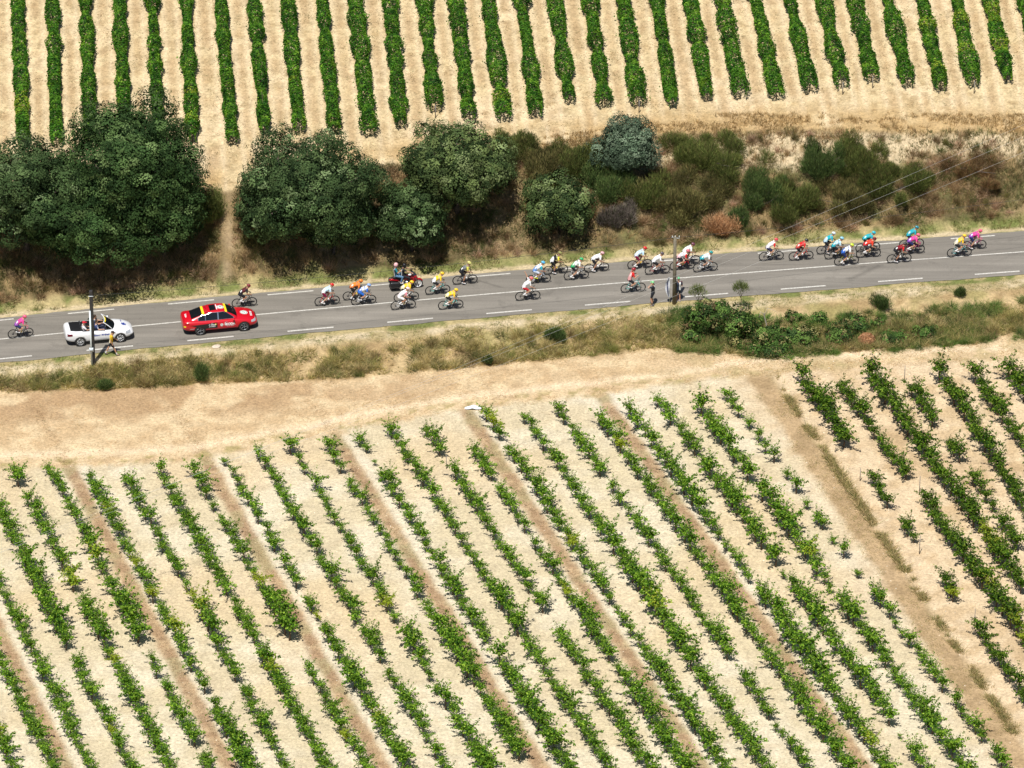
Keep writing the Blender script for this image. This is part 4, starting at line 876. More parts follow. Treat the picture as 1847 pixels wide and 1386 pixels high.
def gloss(c, r=.3): return mat('gloss_%s_%s' % (tuple(c), r), c, r, spec=.5)
SKINS = [(.50, .28, .18), (.40, .21, .13), (.56, .34, .23)]
def person(pose, loc, rz, label, cat, shirt, shorts, shoes=(.75, .75, .75), socks=(.7, .7, .7), head=('helmet', (.8, .8, .8)), skin=0, group=None, glasses=False, roll=0.0, scale=1.0):
    d = POSES[pose]; o = link('person', d['body'], mat('skin%d' % skin, SKINS[skin], .55, spec=.35), None, loc); o.rotation_euler = (roll, 0, rz); o.scale = (scale,) * 3
    tag(o, label, cat, group)
    if isinstance(shirt, tuple) and not isinstance(shirt[0], tuple): shirt = (shirt, shirt)
    link('shirt', d['shirt'], jersey_mat(*shirt), o); link('shorts', d['shorts'], cloth(shorts), o)
    sh = link('shoes', d['shoes'], gloss(shoes, .35), o)
    if socks: link('socks', d['socks'], cloth(socks), o)
    kind, hc = head[0], head[1]; h = link({'full_helmet': 'helmet'}.get(kind, kind), d[kind], gloss(hc, .28) if 'helmet' in kind else cloth(hc), o)
    if kind == 'helmet': link('vents', d['vents'], mat('vent_black', (.02, .02, .022), .6), h)
    if kind == 'full_helmet': link('visor', d['visor'], mat('visor', (.01, .01, .012), .08), h)
    if glasses: link('sunglasses', d['glasses'], mat('lens', (.02, .02, .03), .1), o)
    elif kind != 'full_helmet': link('eyes', d['eyes'], mat('eye', (.05, .035, .03), .2), o)
    return o
def cyc(key, sh, head, hands, crank, look=.55, **kw):
    a = math.radians(crank); J = dict(hipL=(-.17, .085, .98), hipR=(-.17, -.085, .98), shL=(sh[0], .185, sh[1]), shR=(sh[0], -.185, sh[1]), head=(head[0], 0, head[1]), look=look,
             handL=(hands[0], .20, hands[1]), handR=(hands[0], -.20, hands[1]), arch=(-.05, 0, .05), neckoff=(.07, 0, .05), elbowpole=(-.3, .45, -.7))
    for s, k in ((1, 'L'), (-1, 'R')):
        x = .17 * math.cos(a) * s; z = .27 + .17 * math.sin(a) * s; J['ank' + k] = (x - .10, .115 * s, z + .115); J['toe' + k] = (x + .055, .125 * s, z + .035)
    J.update(kw); make_pose(key, J)
cyc('hoods_a', (.26, 1.33), (.40, 1.50), (.47, .985), -75)
cyc('hoods_b', (.28, 1.30), (.43, 1.46), (.47, .985), 20)
cyc('hoods_c', (.25, 1.34), (.38, 1.52), (.46, .985), 100)
cyc('drops_a', (.31, 1.23), (.46, 1.37), (.47, .84), -50, look=.5)
cyc('drops_b', (.32, 1.22), (.47, 1.35), (.47, .84), 60, look=.5)
cyc('wave', (.20, 1.38), (.33, 1.56), (.47, .985), -70, handL=(-.02, .30, 1.90), elbowpoleL=(-.6, .5, .2))
cyc('upright', (.06, 1.47), (.12, 1.70), (.46, .985), -60, handR=(.33, -.16, 1.30), handL=(.30, .16, 1.32), look=.15, arch=(-.03, 0, .02), neckoff=(.03, 0, .07))
# ------------------------------------------------------------ bicycles
def ring_mesh(name, R_, r_, seg=40, cs=6, flat=1.0):
    V = []; F = []
    for i in range(seg):
        a = 2 * math.pi * i / seg
        for j in range(cs): b = 2 * math.pi * j / cs; rr = R_ + r_ * math.cos(b); V.append((rr * math.cos(a), r_ * flat * math.sin(b), rr * math.sin(a)))
    for i in range(seg):
        i2 = (i + 1) % seg
        for j in range(cs): j2 = (j + 1) % cs; F.append((i * cs + j, i * cs + j2, i2 * cs + j2, i2 * cs + j))
    me = bpy.data.meshes.new(name); me.from_pydata(V, [], F); me.polygons.foreach_set('use_smooth', np.ones(len(F), bool)); return me
def join_meshes(name, mes):
    bm = bmesh.new()
    for me, mt in mes:
        n0 = len(bm.verts); bm.from_mesh(me); bm.verts.ensure_lookup_table()
        if mt is not None:
            for v in bm.verts[n0:]: v.co = mt @ v.co
    out = bpy.data.meshes.new(name); bm.to_mesh(out); bm.free()
    out.polygons.foreach_set('use_smooth', np.ones(len(out.polygons), bool)); return out
B_TYRE = ring_mesh('tyre', .325, .0155)
sp = [(((0, .02, 0), (.28 * math.cos(a), 0, .28 * math.sin(a))), (.0022, .0022)) for a in np.linspace(0, 2 * math.pi, 19)[:-1]] + [(((0, -.05, 0), (0, .05, 0)), (.022, .022))]
B_RIM = join_meshes('wheel', [(ring_mesh('r', .293, .021, flat=.5), None), (tube_mesh('s', sp, 4), None)])
RA, FA = (-.41, 0, .335), (.585, 0, .335); BB = (0, 0, .27); ST = (-.16, 0, .78); HT = (.385, 0, .86); HB_ = (.43, 0, .72)
fr = [((BB, ST), (.020, .017)), ((BB, HB_), (.026, .022)), ((ST, HT), (.017, .018)), ((HT, HB_), (.024, .026)), ((ST, (-.195, 0, .93)), (.014, .014))]
for s in (-.05, .05): fr += [(((0, s * .6, .27), (RA[0], s, RA[2])), (.013, .009)), (((-.15, s * .3, .74), (RA[0], s, RA[2])), (.010, .008)), (((.435, s * .7, .70), (.49, s, .52), (FA[0], s, FA[2])), (.016, .013, .009))]
fr += [((HT, (.375, 0, .90)), (.018, .016)), (((.375, 0, .90), (.46, 0, .915)), (.014, .014))]
B_FRAME = tube_mesh('frame', fr, 8)
hb = [(((.46, -.20, .915), (.46, .20, .915)), (.013, .013))]
for s in (-.20, .20): hb += [(((.46, s, .915), (.54, s, .905), (.565, s, .84), (.52, s, .775), (.45, s, .77)), (.012,) * 5), (((.53, s, .91), (.585, s, .955)), (.017, .014))]
B_BAR = tube_mesh('handlebar', hb, 6)
B_SAD = blob('saddle', [cap_geo((-.30, .035, .955), .030, (-.22, .02, .96), .024, 8, 3), cap_geo((-.30, -.035, .955), .030, (-.22, -.02, .96), .024, 8, 3), cap_geo((-.24, 0, .96), .024, (-.05, 0, .95), .015, 8, 3)], .01, 1, .6)
def crank_mesh(a):
    a = math.radians(a); p = [(((0, -.06, .27), (0, .06, .27)), (.02, .02)), (((0, -.045, .27), (0, -.050, .27)), (.098, .098))]
    for s in (1, -1): e = (.17 * math.cos(a) * s, .075 * s, .27 + .17 * math.sin(a) * s); p += [(((0, .06 * s, .27), e), (.013, .010)), ((e, (e[0], e[1] + .08 * s, e[2])), (.016, .016))]
    p += [(((-.41, -.04, .335), (-.41, -.06, .335)), (.05, .05)), (((-.41, -.05, .385), (0, -.05, .368)), (.004, .004)), (((-.41, -.05, .285), (0, -.05, .172)), (.004, .004))]
    return tube_mesh('crankset', p, 10)
B_CR = {k: crank_mesh(v) for k, v in dict(hoods_a=-75, hoods_b=20, hoods_c=100, drops_a=-50, drops_b=60, wave=-70, upright=-60).items()}
B_BOT = tube_mesh('bottle', [(((.11, 0, .40), (.20, 0, .52)), (.036, .036))], 8); B_BOT2 = tube_mesh('bottle2', [(((-.045, 0, .42), (-.10, 0, .57)), (.036, .036))], 8)
def bicycle(loc, rz, roll, fc, pose, label, bar=(.02, .02, .02), bot=(.8, .8, .8)):
    r = empty('bicycle', loc, rz, label, 'bicycle', 'racing bicycles on the road'); r.rotation_euler = (roll, 0, rz)
    link('frame', B_FRAME, gloss(fc, .25), r); blk = mat('black_part', (.018, .018, .02), .45)
    for p in (RA, FA):
        wl = link('wheel', B_RIM, blk, r, p); wl.rotation_euler = (0, random.uniform(0, 1), 0); link('tyre', B_TYRE, mat('tyre_rubber', (.025, .024, .023), .8), wl)
    link('handlebar', B_BAR, gloss(bar, .5), r); link('saddle', B_SAD, blk, r); link('crankset', B_CR[pose], mat('crank_grey', (.06, .06, .065), .35, metal=.5), r)
    link('bottle', B_BOT, gloss(bot, .4), r); link('bottle', B_BOT2, gloss(bot, .4), r); return r
WH = (.80, .80, .80); BK = (.018, .018, .022); RD = (.62, .02, .02); PK = (.75, .06, .28); NV = (.02, .03, .12); CEL = (.10, .52, .47); YL = (.85, .55, .03); BL = (.03, .14, .55); TL = (.02, .38, .45); LB = (.50, .68, .78); GR = (.03, .40, .14); OR_ = (.85, .22, .03); MR = (.22, .01, .05); GY = (.16, .17, .19)
CYC = [ # px, py, jersey, shorts, helmet, frame, pose, skin, rider label
 (37.5, 609.2, (PK, (.35, .10, .45), PK), NV, (.80, .12, .22), BK, 'hoods_a', 0, 'cyclist in a pink jersey riding alone behind the white convertible'),
 (441, 554, ((.10, .015, .02), BK, BK), BK, (.20, .02, .03), BK, 'hoods_a', 1, 'cyclist in a black and dark red jersey beyond the red car'),
 (590.3, 551.2, (LB, WH), MR, RD, RD, 'hoods_b', 0, 'cyclist in pale blue with maroon shorts right of the red car'),
 (641, 541, (OR_, (.80, .25, .08)), BK, OR_, BK, 'drops_b', 1, 'cyclist in an orange jersey and orange helmet'),
 (656, 550, (WH, BL, BL), BL, (.25, .40, .75), (.70, .72, .75), 'drops_a', 0, 'cyclist in white and blue with blue shorts overlapping the orange rider'),
 (733, 544, (YL, (.75, .70, .45)), BK, YL, WH, 'drops_b', 0, 'cyclist in yellow half hidden behind the white and pink rider'),
 (727.4, 558.5, (WH, (.80, .70, .72), (.70, .25, .30)), WH, (.75, .60, .62), WH, 'hoods_a', 1, 'cyclist in white with white shorts nearest below the motorbike'),
 (789.5, 531.3, (YL, WH), BK, YL, CEL, 'hoods_a', 0, 'cyclist in yellow with white lower back just right of the motorbike'),
 (838.8, 513, (GY, BK, (.70, .65, .10)), BK, (.75, .72, .22), BK, 'hoods_c', 1, 'cyclist in dark grey with yellow sleeves on the far edge line'),
 (813, 558, (YL, (.80, .72, .40)), BK, YL, CEL, 'drops_a', 0, 'cyclist in yellow crouched low just below the centre line'),
 (952, 542, (WH, WH), (.45, .02, .03), (.75, .15, .15), BK, 'wave', 0, 'cyclist in white raising one arm in the near lane'),
 (971, 511.5, (WH, (.10, .25, .60), TL), (.55, .60, .70), (.10, .45, .75), (.55, .62, .75), 'hoods_a', 1, 'cyclist in blue and white with bright yellow shoes'),
 (1002, 494.5, (BK, WH, (.80, .70, .05)), BK, (.35, .34, .12), BK, 'hoods_c', 1, 'cyclist in black and white with bright yellow sleeves at the grass edge'),
 (1039.4, 504.7, (WH, GR), BK, GR, (.55, .56, .58), 'hoods_b', 0, 'cyclist in white and green with a green helmet'),
 (1076, 490.8, (WH, WH), BK, (.70, .40, .42), (.75, .72, .72), 'drops_b', 1, 'cyclist in plain white with black shorts ahead of the green helmet'),
 (1154, 484.7, (LB, (.62, .72, .78)), MR, RD, (.12, .02, .02), 'hoods_b', 0, 'cyclist in pale blue with maroon shorts left of the power pole'),
 (1142, 527.5, (RD, (.70, .35, .35), RD), BK, (.30, .02, .03), CEL, 'upright', 0, 'cyclist in red sitting upright with both hands off the bars'),
 (1185.5, 495.5, (WH, WH), BK, (.10, .08, .09), (.40, .03, .05), 'hoods_a', 1, 'cyclist in white with a black helmet just left of the power pole'),
 (1230.3, 487.2, (WH, (.75, .45, .48), RD), BK, (.65, .15, .18), RD, 'drops_a', 0, 'cyclist in white with red sleeves on a red bike behind the pole'),
 (1240.5, 477.6, (WH, WH), BK, (.16, .05, .08), (.70, .70, .72), 'hoods_b', 1, 'cyclist in white beyond the red bike by the power pole'),
 (1272, 490.5, ((.68, .78, .80), TL, WH), BK, (.02, .30, .30), (.75, .77, .78), 'drops_a', 1, 'cyclist in teal and white with teal helmet right of the pole'),
 (1391, 470.3, (WH, (.72, .70, .74), RD), (.03, .03, .08), (.65, .06, .08), BK, 'hoods_a', 0, 'cyclist in white with red sleeves riding alone in the gap'),
 (1444.6, 469.5, (RD, (.55, .05, .04)), BK, BK, RD, 'hoods_b', 1, 'cyclist in a red jersey with black helmet riding alone'),
 (1494.6, 458.3, (TL, LB), BK, (.65, .72, .76), BK, 'hoods_c', 0, 'cyclist in teal with a white helmet at the rear of the bunch'),
 (1509, 467.5, (LB, TL), BK, (.25, .55, .72), BK, 'hoods_a', 1, 'cyclist in pale blue with a light blue helmet inside the bunch'),
 (1526.5, 478.7, (WH, BL), NV, (.55, .72, .05), (.35, .35, .05), 'hoods_b', 0, 'cyclist in white and blue with a lime helmet nearest the centre line'),
 (1565, 454.3, (TL, (.03, .45, .52)), BK, (.02, .45, .55), BK, 'drops_b', 1, 'cyclist in all teal on the far side of a red rider'),
 (1566, 464.8, ((.70, .05, .02), RD), (.05, .05, .06), (.15, .01, .02), BK, 'drops_a', 0, 'cyclist in a red jersey in front of the teal rider'),
 (1621.4, 474.3, ((.20, .01, .02), BK, RD), BK, BK, BK, 'drops_b', 1, 'cyclist in black and dark red nearest the centre line ahead'),
 (1644, 447.3, (TL, (.03, .42, .50)), BK, (.02, .22, .30), BK, 'hoods_a', 1, 'cyclist in teal at the grass edge behind the pink rider'),
 (1645.5, 458.8, (PK, (.30, .08, .45)), NV, (.80, .15, .22), (.35, .03, .12), 'drops_a', 0, 'cyclist in pink between the teal and the dark red riders'),
 (1730, 463.6, (YL, (.70, .65, .50)), BK, YL, (.08, .45, .48), 'hoods_a', 0, 'cyclist in yellow on a turquoise bike near the front'),
 (1756.6, 450.4, (PK, (.30, .08, .45)), NV, (.80, .12, .22), (.40, .05, .20), 'drops_b', 0, 'cyclist in pink leading at the far right'),
]
for k, (px, py, jr, sh_, he, fc, ps, sk, lab) in enumerate(CYC):
    P = unproj(px, py, .03); rz = yaw_at(P[0]) + random.uniform(-.02, .02); roll = random.uniform(-.03, .03)
    loc = Vector((P[0] - .088 * math.cos(rz), P[1] - .088 * math.sin(rz), .028 - .0)); t = abs(float(tdist(P[0], P[1]))); loc.z = .002 + .03 * (1 - (t / 3) ** 2) - .004
    bicycle(loc, rz, roll, fc, ps, 'bike of the ' + lab.replace('racing ', ''), bar=PK if jr[0] == PK else BK, bot=(YL if k % 3 == 0 else WH))
    shc = (.70, .75, .02) if 'yellow shoes' in lab else (.78, .78, .78)
    person(ps, loc, rz, lab, 'cyclist', jr, sh_, shc, (.75, .75, .75) if k % 4 else (.05, .05, .06), ('helmet', he), sk, 'cyclists riding on the road', glasses=(k % 2 == 0), roll=roll)

# ============================================================ CARS
def text_mesh(s, size, bold=0.0, shear=0.0):
    c = bpy.data.curves.new('t', 'FONT'); c.body = s; c.size = size; c.offset = bold; c.shear = shear; c.align_x = 'CENTER'; c.align_y = 'CENTER'
    o = bpy.data.objects.new('t', c); COL.objects.link(o); me = bpy.data.meshes.new_from_object(o.evaluated_get(bpy.context.evaluated_depsgraph_get()))
    bpy.data.objects.remove(o); return me
def loft(sections, mods=None, name='loft'):
    """sections: (x, [(y, z) half outline from bottom centre to top centre]) mirrored and capped"""
    V = []; F = []; n = len(sections[0][1]); m = 2 * n - 2
    for x, hs in sections:
        ring = [(x, y, z) for y, z in hs] + [(x, -y, z) for y, z in hs[-2:0:-1]]; V += ring
    for i in range(len(sections) - 1):
        for k in range(m): k2 = (k + 1) % m; F.append((i * m + k, (i + 1) * m + k, (i + 1) * m + k2, i * m + k2))
    F.append(tuple(range(m))); F.append(tuple((len(sections) - 1) * m + k for k in range(m))[::-1])
    return bake(name, V, F, mods or [('SUBSURF', dict(levels=2))])
def bvh_of(me): return BVHTree.FromPolygons([v.co.copy() for v in me.vertices], [tuple(p.vertices) for p in me.polygons])
def cut(me, cutters):
    tmp = []; fresh = []
    for c in [me] + list(cutters):
        bm = bmesh.new(); bm.from_mesh(c); bmesh.ops.recalc_face_normals(bm, faces=bm.faces)
        if bm.calc_volume(signed=True) < 0: bmesh.ops.reverse_faces(bm, faces=bm.faces)
        c2 = bpy.data.meshes.new(c.name); bm.to_mesh(c2); bm.free(); fresh.append(c2)
    me, cutters = fresh[0], fresh[1:]
    o = bpy.data.objects.new('t', me); COL.objects.link(o)
    for c in cutters:
        co = bpy.data.objects.new('c', c); COL.objects.link(co); tmp.append(co); md = o.modifiers.new('b', 'BOOLEAN'); md.operation = 'DIFFERENCE'; md.solver = 'FAST'; md.object = co
    out = bpy.data.meshes.new_from_object(o.evaluated_get(bpy.context.evaluated_depsgraph_get()))
    for t in tmp + [o]: bpy.data.objects.remove(t)
    out.polygons.foreach_set('use_smooth', np.ones(len(out.polygons), bool)); return out
def cyl_mesh(c, r, y0, y1, seg=40):
    V = []; F = []
    for y in (y0, y1):
        for k in range(seg): a = 2 * math.pi * k / seg; V.append((c[0] + r * math.cos(a), y, c[1] + r * math.sin(a)))
    for k in range(seg): k2 = (k + 1) % seg; F.append((k, k2, seg + k2, seg + k))
    F.append(tuple(range(seg))[::-1]); F.append(tuple(range(seg, 2 * seg))); me = bpy.data.meshes.new('c'); me.from_pydata(V, [], F); return me
def box_mesh(x0, x1, y0, y1, z0, z1, bev=0.0):
    V = [(x, y, z) for x in (x0, x1) for y in (y0, y1) for z in (z0, z1)]; F = [(0, 1, 3, 2), (4, 6, 7, 5), (0, 4, 5, 1), (2, 3, 7, 6), (0, 2, 6, 4), (1, 5, 7, 3)]
    return bake('box', V, F, [('BEVEL', dict(width=bev, segments=3))] if bev else [])
def patch(tree, how, a0, a1, lo, hi, n=24, m=8, off=.006, side=-1):
    """a thin sheet laid on the body: 'side' spans x and z, 'top' spans x and y"""
    V = []; F = []
    for i in range(n + 1):
        a = a0 + (a1 - a0) * i / n
        for j in range(m + 1):
            b = lo(a) + (hi(a) - lo(a)) * j / m
            if how == 'side': h = tree.ray_cast(Vector((a, side * 3, b)), Vector((0, -side, 0)))
            else: h = tree.ray_cast(Vector((a, b, 3)), Vector((0, 0, -1)))
            if h[0] is None: h = (Vector((a, side * .8, b)) if how == 'side' else Vector((a, b, .9)), Vector((0, side, 0)) if how == 'side' else Vector((0, 0, 1)))
            nr = h[1]; out = Vector((0, side, 0)) if how == 'side' else Vector((0, 0, 1))
            if nr.dot(out) < 0: nr = -nr
            V.append(h[0] + nr * off)
    for i in range(n):
        for j in range(m): q = i * (m + 1) + j; F.append((q, q + 1, q + m + 2, q + m + 1))
    me = bpy.data.meshes.new('patch'); me.from_pydata([tuple(v) for v in V], [], F); me.polygons.foreach_set('use_smooth', np.ones(len(F), bool)); return me
def disc_patch(tree, how, c, r, off=.008, side=-1, ry=None, seg=28, inner=0.0):
    V = []; F = []; ry = ry or r
    def at(a, b):
        if how == 'side': h = tree.ray_cast(Vector((a, side * 3, b)), Vector((0, -side, 0))); nr = Vector((0, side, 0))
        else: h = tree.ray_cast(Vector((a, b, 3)), Vector((0, 0, -1))); nr = Vector((0, 0, 1))
        return (h[0] if h[0] is not None else Vector((a, side * .9, b))) + nr * off
    rings = [max(inner, .001), .5 + inner / 2, 1.0]
    for q in rings:
        for k in range(seg): t = 2 * math.pi * k / seg; V.append(at(c[0] + r * q * math.cos(t), c[1] + ry * q * math.sin(t)))
    for i in range(2):
        for k in range(seg): k2 = (k + 1) % seg; F.append((i * seg + k, i * seg + k2, (i + 1) * seg + k2, (i + 1) * seg + k))
    me = bpy.data.meshes.new('disc'); me.from_pydata([tuple(v) for v in V], [], F); return me
def drape(me, tree, how, c, off=.010, side=-1, rot=0.0):
    cs, sn = math.cos(rot), math.sin(rot)
    for v in me.vertices:
        u = v.co.x * cs - v.co.y * sn; w_ = v.co.x * sn + v.co.y * cs
        if how == 'side': p = (c[0] + u, c[1] + w_); h = tree.ray_cast(Vector((p[0], side * 3, p[1])), Vector((0, -side, 0))); v.co = (h[0] if h[0] is not None else Vector((p[0], side * .9, p[1]))) + Vector((0, side * off, 0))
        else: p = (c[0] + u, c[1] + w_); h = tree.ray_cast(Vector((p[0], p[1], 3)), Vector((0, 0, -1))); v.co = (h[0] if h[0] is not None else Vector((p[0], p[1], .9))) + Vector((0, 0, off))
    return me
def car_wheel(parent, x, y, r, rimc, out, spokes=5):
    rimm = mat('rim_%s' % (rimc,), rimc, .3, metal=.7)
    w_ = link('wheel', car_rim_mesh(r, spokes, out), rimm, parent, (x, y, r)); link('tyre', car_tyre_mesh(r), mat('tyre_rubber', (.025, .024, .023), .8), w_)
    link('brake_disc', tube_mesh('brake_disc', [(((0, out * .02, 0), (0, out * .03, 0)), (r * .45, r * .45))], 20), mat('brake', (.05, .05, .05), .5, metal=.5), w_)
_tc = {}
def car_tyre_mesh(r):
    if r in _tc: return _tc[r]
    prof = [(r * .70, -.10), (r * .92, -.112), (r, -.09), (r, .09), (r * .92, .112), (r * .70, .10)]; V = []; F = []; seg = 40; c = len(prof)
    for i in range(seg):
        a = 2 * math.pi * i / seg
        for (q, y) in prof: V.append((q * math.cos(a), y, q * math.sin(a)))
    for i in range(seg):
        i2 = (i + 1) % seg
        for j in range(c): j2 = (j + 1) % c; F.append((i * c + j, i * c + j2, i2 * c + j2, i2 * c + j))
    me = bpy.data.meshes.new('tyre'); me.from_pydata(V, [], F); _tc[r] = me; return me
def car_rim_mesh(r, n, out):
    R0 = r * .70; parts = [(ring_mesh('a', R0 - .012, .016), Matrix.Translation((0, .09 * out, 0)))]
    sp = []
    for k in range(n):
        a = 2 * math.pi * k / n
        for da in (-.09, .09): sp.append((((math.cos(a) * .04, .075 * out, math.sin(a) * .04), (math.cos(a + da) * R0 * .97, .085 * out, math.sin(a + da) * R0 * .97)), (.017, .014)))
    sp.append((((0, .05 * out, 0), (0, .09 * out, 0)), (.055, .045))); parts.append((tube_mesh('b', sp, 6), None)); return join_meshes('rim', parts)
def emblem(parent, tree, how, c, r, side=-1):
    e = link('emblem', disc_patch(tree, how, c, r, .008, side), mat('decal_white', (.80, .80, .80), .4), parent)
    link('ring', disc_patch(tree, how, c, r * .86, .011, side, inner=.86), mat('decal_green', (.03, .22, .08), .4), e)
    # winged arrow: shaft, head and three feathers
    pts = [(-.55, -.10), (.10, -.10), (.10, -.32), (.60, .0), (.10, .32), (.10, .12), (-.10, .40), (-.30, .42), (-.12, .14), (-.30, .30), (-.50, .30), (-.32, .10), (-.55, .10)]
    me = bpy.data.meshes.new('arrow'); me.from_pydata([(a * r * .8, b * r * .8, 0) for a, b in pts], [], [tuple(range(len(pts)))])
    bm = bmesh.new(); bm.from_mesh(me); bmesh.ops.triangulate(bm, faces=bm.faces); bm.to_mesh(me); bm.free()
    link('winged_arrow', drape(me, tree, how, c, .013, side), mat('decal_green', (.03, .22, .08), .4), e); return e

def red_car():
    def sec(x, zb, wb, wm, zs, zt, wt): return (x, [(0, zb), (wb, zb), (wm, zb + .14), (wm + .01, (zb + zs) / 2 + .04), (wm - .015, zs - .07), (wt, zs), (wt * .62, zt), (0, zt + .012)])
    ST_ = [(-2.44, .42, .50, .60, .74, .76, .52), (-2.38, .34, .66, .78, .92, .95, .66), (-2.22, .28, .72, .87, 1.00, 1.06, .72), (-1.85, .24, .76, .915, .99, 1.07, .76), (-1.34, .22, .78, .93, .965, 1.04, .78), (-.6, .21, .79, .93, .945, .99, .79), (.2, .21, .79, .93, .93, .97, .79),
           (.95, .21, .79, .925, .915, .97, .79), (1.15, .21, .78, .925, .90, .96, .78), (1.50, .22, .77, .925, .865, .925, .76), (1.90, .25, .74, .895, .80, .865, .72), (2.20, .27, .70, .82, .71, .775, .66), (2.36, .30, .62, .70, .62, .67, .56), (2.43, .38, .45, .52, .54, .57, .42)]
    body = loft([sec(*s) for s in ST_]); 
    GH = [(-2.00, 1.035, .70, .60), (-1.85, 1.085, .74, .58), (-1.5, 1.20, .77, .57), (-1.1, 1.335, .79, .57), (-.7, 1.425, .79, .57), (-.3, 1.462, .79, .575), (.1, 1.455, .79, .575), (.42, 1.40, .785, .58), (.7, 1.26, .78, .60), (.95, 1.10, .77, .64), (1.15, .975, .74, .66)]
    gh = loft([(x, [(0, .85), (yb, .85), (yb + .008, .94), (yb - (yb - yt) * .5, (zt + .93) / 2), (yt + .02, zt - .035), (yt * .8, zt - .004), (yt * .4, zt + .012), (0, zt + .016)]) for x, zt, yb, yt in GH])
    tb, tg = bvh_of(body), bvh_of(gh)
    FX, RX = 1.50, -1.34
    body = cut(body, [cyl_mesh((x, .335), .375, s * .60, s * 1.2) for x in (FX, RX) for s in (-1, 1)])
    P0 = (unproj(361.6, 604.2, .03) + unproj(440, 597.8, .03)) / 2; rz = yaw_at(P0[0]) + .004
    loc = Vector((P0[0] - math.sin(rz) * .86 - .08 * math.cos(rz), P0[1] + math.cos(rz) * .86, .03))
    car = empty('race_car', loc, rz, 'red race direction saloon with round white emblems driving in the near lane', 'car')
    paint_ = mat('red_paint', (.56, .006, .018), .28, spec=.5, coat=.6); blk = mat('black_trim', (.015, .015, .017), .4); gl = mat('dark_glass', (.008, .010, .013), .06, spec=.8); yel = mat('yellow_banner', (.85, .68, .02), .5); wd = mat('decal_white', (.80, .80, .80), .4); chrome = mat('chrome', (.75, .75, .77), .15, metal=.9)
    link('body', body, paint_, car); cab = link('roof', gh, paint_, car)
    link('windscreen', patch(tg, 'top', .44, 1.12, lambda x: -(.545 + .05 * (x - .44)), lambda x: .545 + .05 * (x - .44), 14, 10, .006), gl, car)
    link('rear_window', patch(tg, 'top', -1.86, -1.16, lambda x: -(.54 + .02 * (-1.1 - x)), lambda x: .54 + .02 * (-1.1 - x), 14, 10, .006), gl, car)
    def wtop(x): return min(1.385, 1.385 - .55 * max(0, -.85 - x) ** 1.25 - .72 * max(0, x - .30) ** 1.15)
    for s in (-1, 1):
        link('window_trim', patch(tg, 'side', -1.45, .88, lambda x: .955, lambda x: max(.965, wtop(x) + .016), 40, 8, .004, s), chrome, car)
        for (a, b) in ((-1.42, -.98), (-.94, -.18), (-.10, .84)):
            link('side_window', patch(tg, 'side', a, b, lambda x: .968, lambda x: max(.975, wtop(x)), 16, 6, .009, s), gl, car)
        link('door_handle', box_mesh(-.62, -.46, s * .915 - .02, s * .915 + .02, .80, .83, .008), chrome, car); link('door_handle', box_mesh(.28, .44, s * .915 - .02, s * .915 + .02, .80, .83, .008), chrome, car)
        link('headlight', patch(tb, 'side', 1.98, 2.30, lambda x: .60 + .02 * (x - 1.98), lambda x: .72 - .05 * (x - 1.98), 10, 3, .008, s), mat('lamp_glass', (.35, .37, .40), .1), car)
        link('tail_light', patch(tb, 'side', -2.32, -2.02, lambda x: .80, lambda x: .92, 8, 3, .008, s), mat('tail_red', (.35, .01, .01), .2), car)
        mrr = link('mirror', blob('mirror', [ell_geo((.83, s * .98, .98), (.07, .10, .065))], .012, 1, .5), paint_, car); link('sill', patch(tb, 'side', -.90, 1.08, lambda x: .235, lambda x: .33, 12, 2, .007, s), blk if s < 0 else paint_, car)
        for wx in (FX, RX): car_wheel(car, wx, s * .815, .335, (.32, .33, .35), s, 5)
        # black wing panel that carries the race lettering, shield on the rear door, maker's name on the front door
        pn = link('livery_panel', patch(tb, 'side', -2.02, -.22, lambda x: .46 + .30 * max(0, (-1.0 - x)) ** .9, lambda x: .80 + .04 * (x + .2) + .02, 40, 6, .0075, s), blk, car)
        m_ = 1 if s < 0 else -1
        def T(txt, size, c, bold, mt_, sh=0.0, par=pn, tr=tb):
            me = text_mesh(txt, size, bold, sh)
            if m_ < 0:
                for v in me.vertices: v.co.x *= -1
                me.flip_normals()
            link('lettering', drape(me, tr, 'side', c, .013, s), mt_, par)
        T('le Tour', .15, (-.56, .70), .006, wd, .3); T('de France', .105, (-.56, .585), .005, wd, .3)
        link('sun_disc', disc_patch(tb, 'side', (-.34, .72), .055, .012, s), yel, pn)
        emblem(car, tb, 'side', (.06, .64), .105, s)
        T('ŠKODA', .20, (.58, .655), .012, wd, 0, car); T('Partenaire Officiel', .065, (.60, .535), .002, wd, 0, car)
        T('www.skoda.fr', .05, (-1.86, .515), .003, wd, 0, car)
    link('sunroof', patch(tg, 'top', -.62, -.22, lambda x: -.36, lambda x: .36, 6, 8, .007), gl, car)
    link('roof_stripe', patch(tg, 'top', -.185, -.125, lambda x: -.33, lambda x: .33, 3, 8, .007), wd, car)
    emblem(car, tg, 'top', (.10, -.04), .23); emblem(car, tb, 'top', (1.62, -.06), .245)
    link('banner', patch(tg, 'top', .33, .47, lambda x: -.56, lambda x: .56, 5, 12, .011), yel, car); link('banner', patch(tg, 'top', -1.14, -1.00, lambda x: -.56, lambda x: .56, 5, 12, .011), yel, car)
    link('lettering', drape(text_mesh('ŠKODA', .17, .010), tb, 'top', (2.05, -.12), .012, rot=-math.pi / 2 - .0), wd, car)
    link('lettering', drape(text_mesh('ŠKODA', .13, .008), tb, 'top', (-2.16, -.05), .012, rot=-math.pi / 2), wd, car)
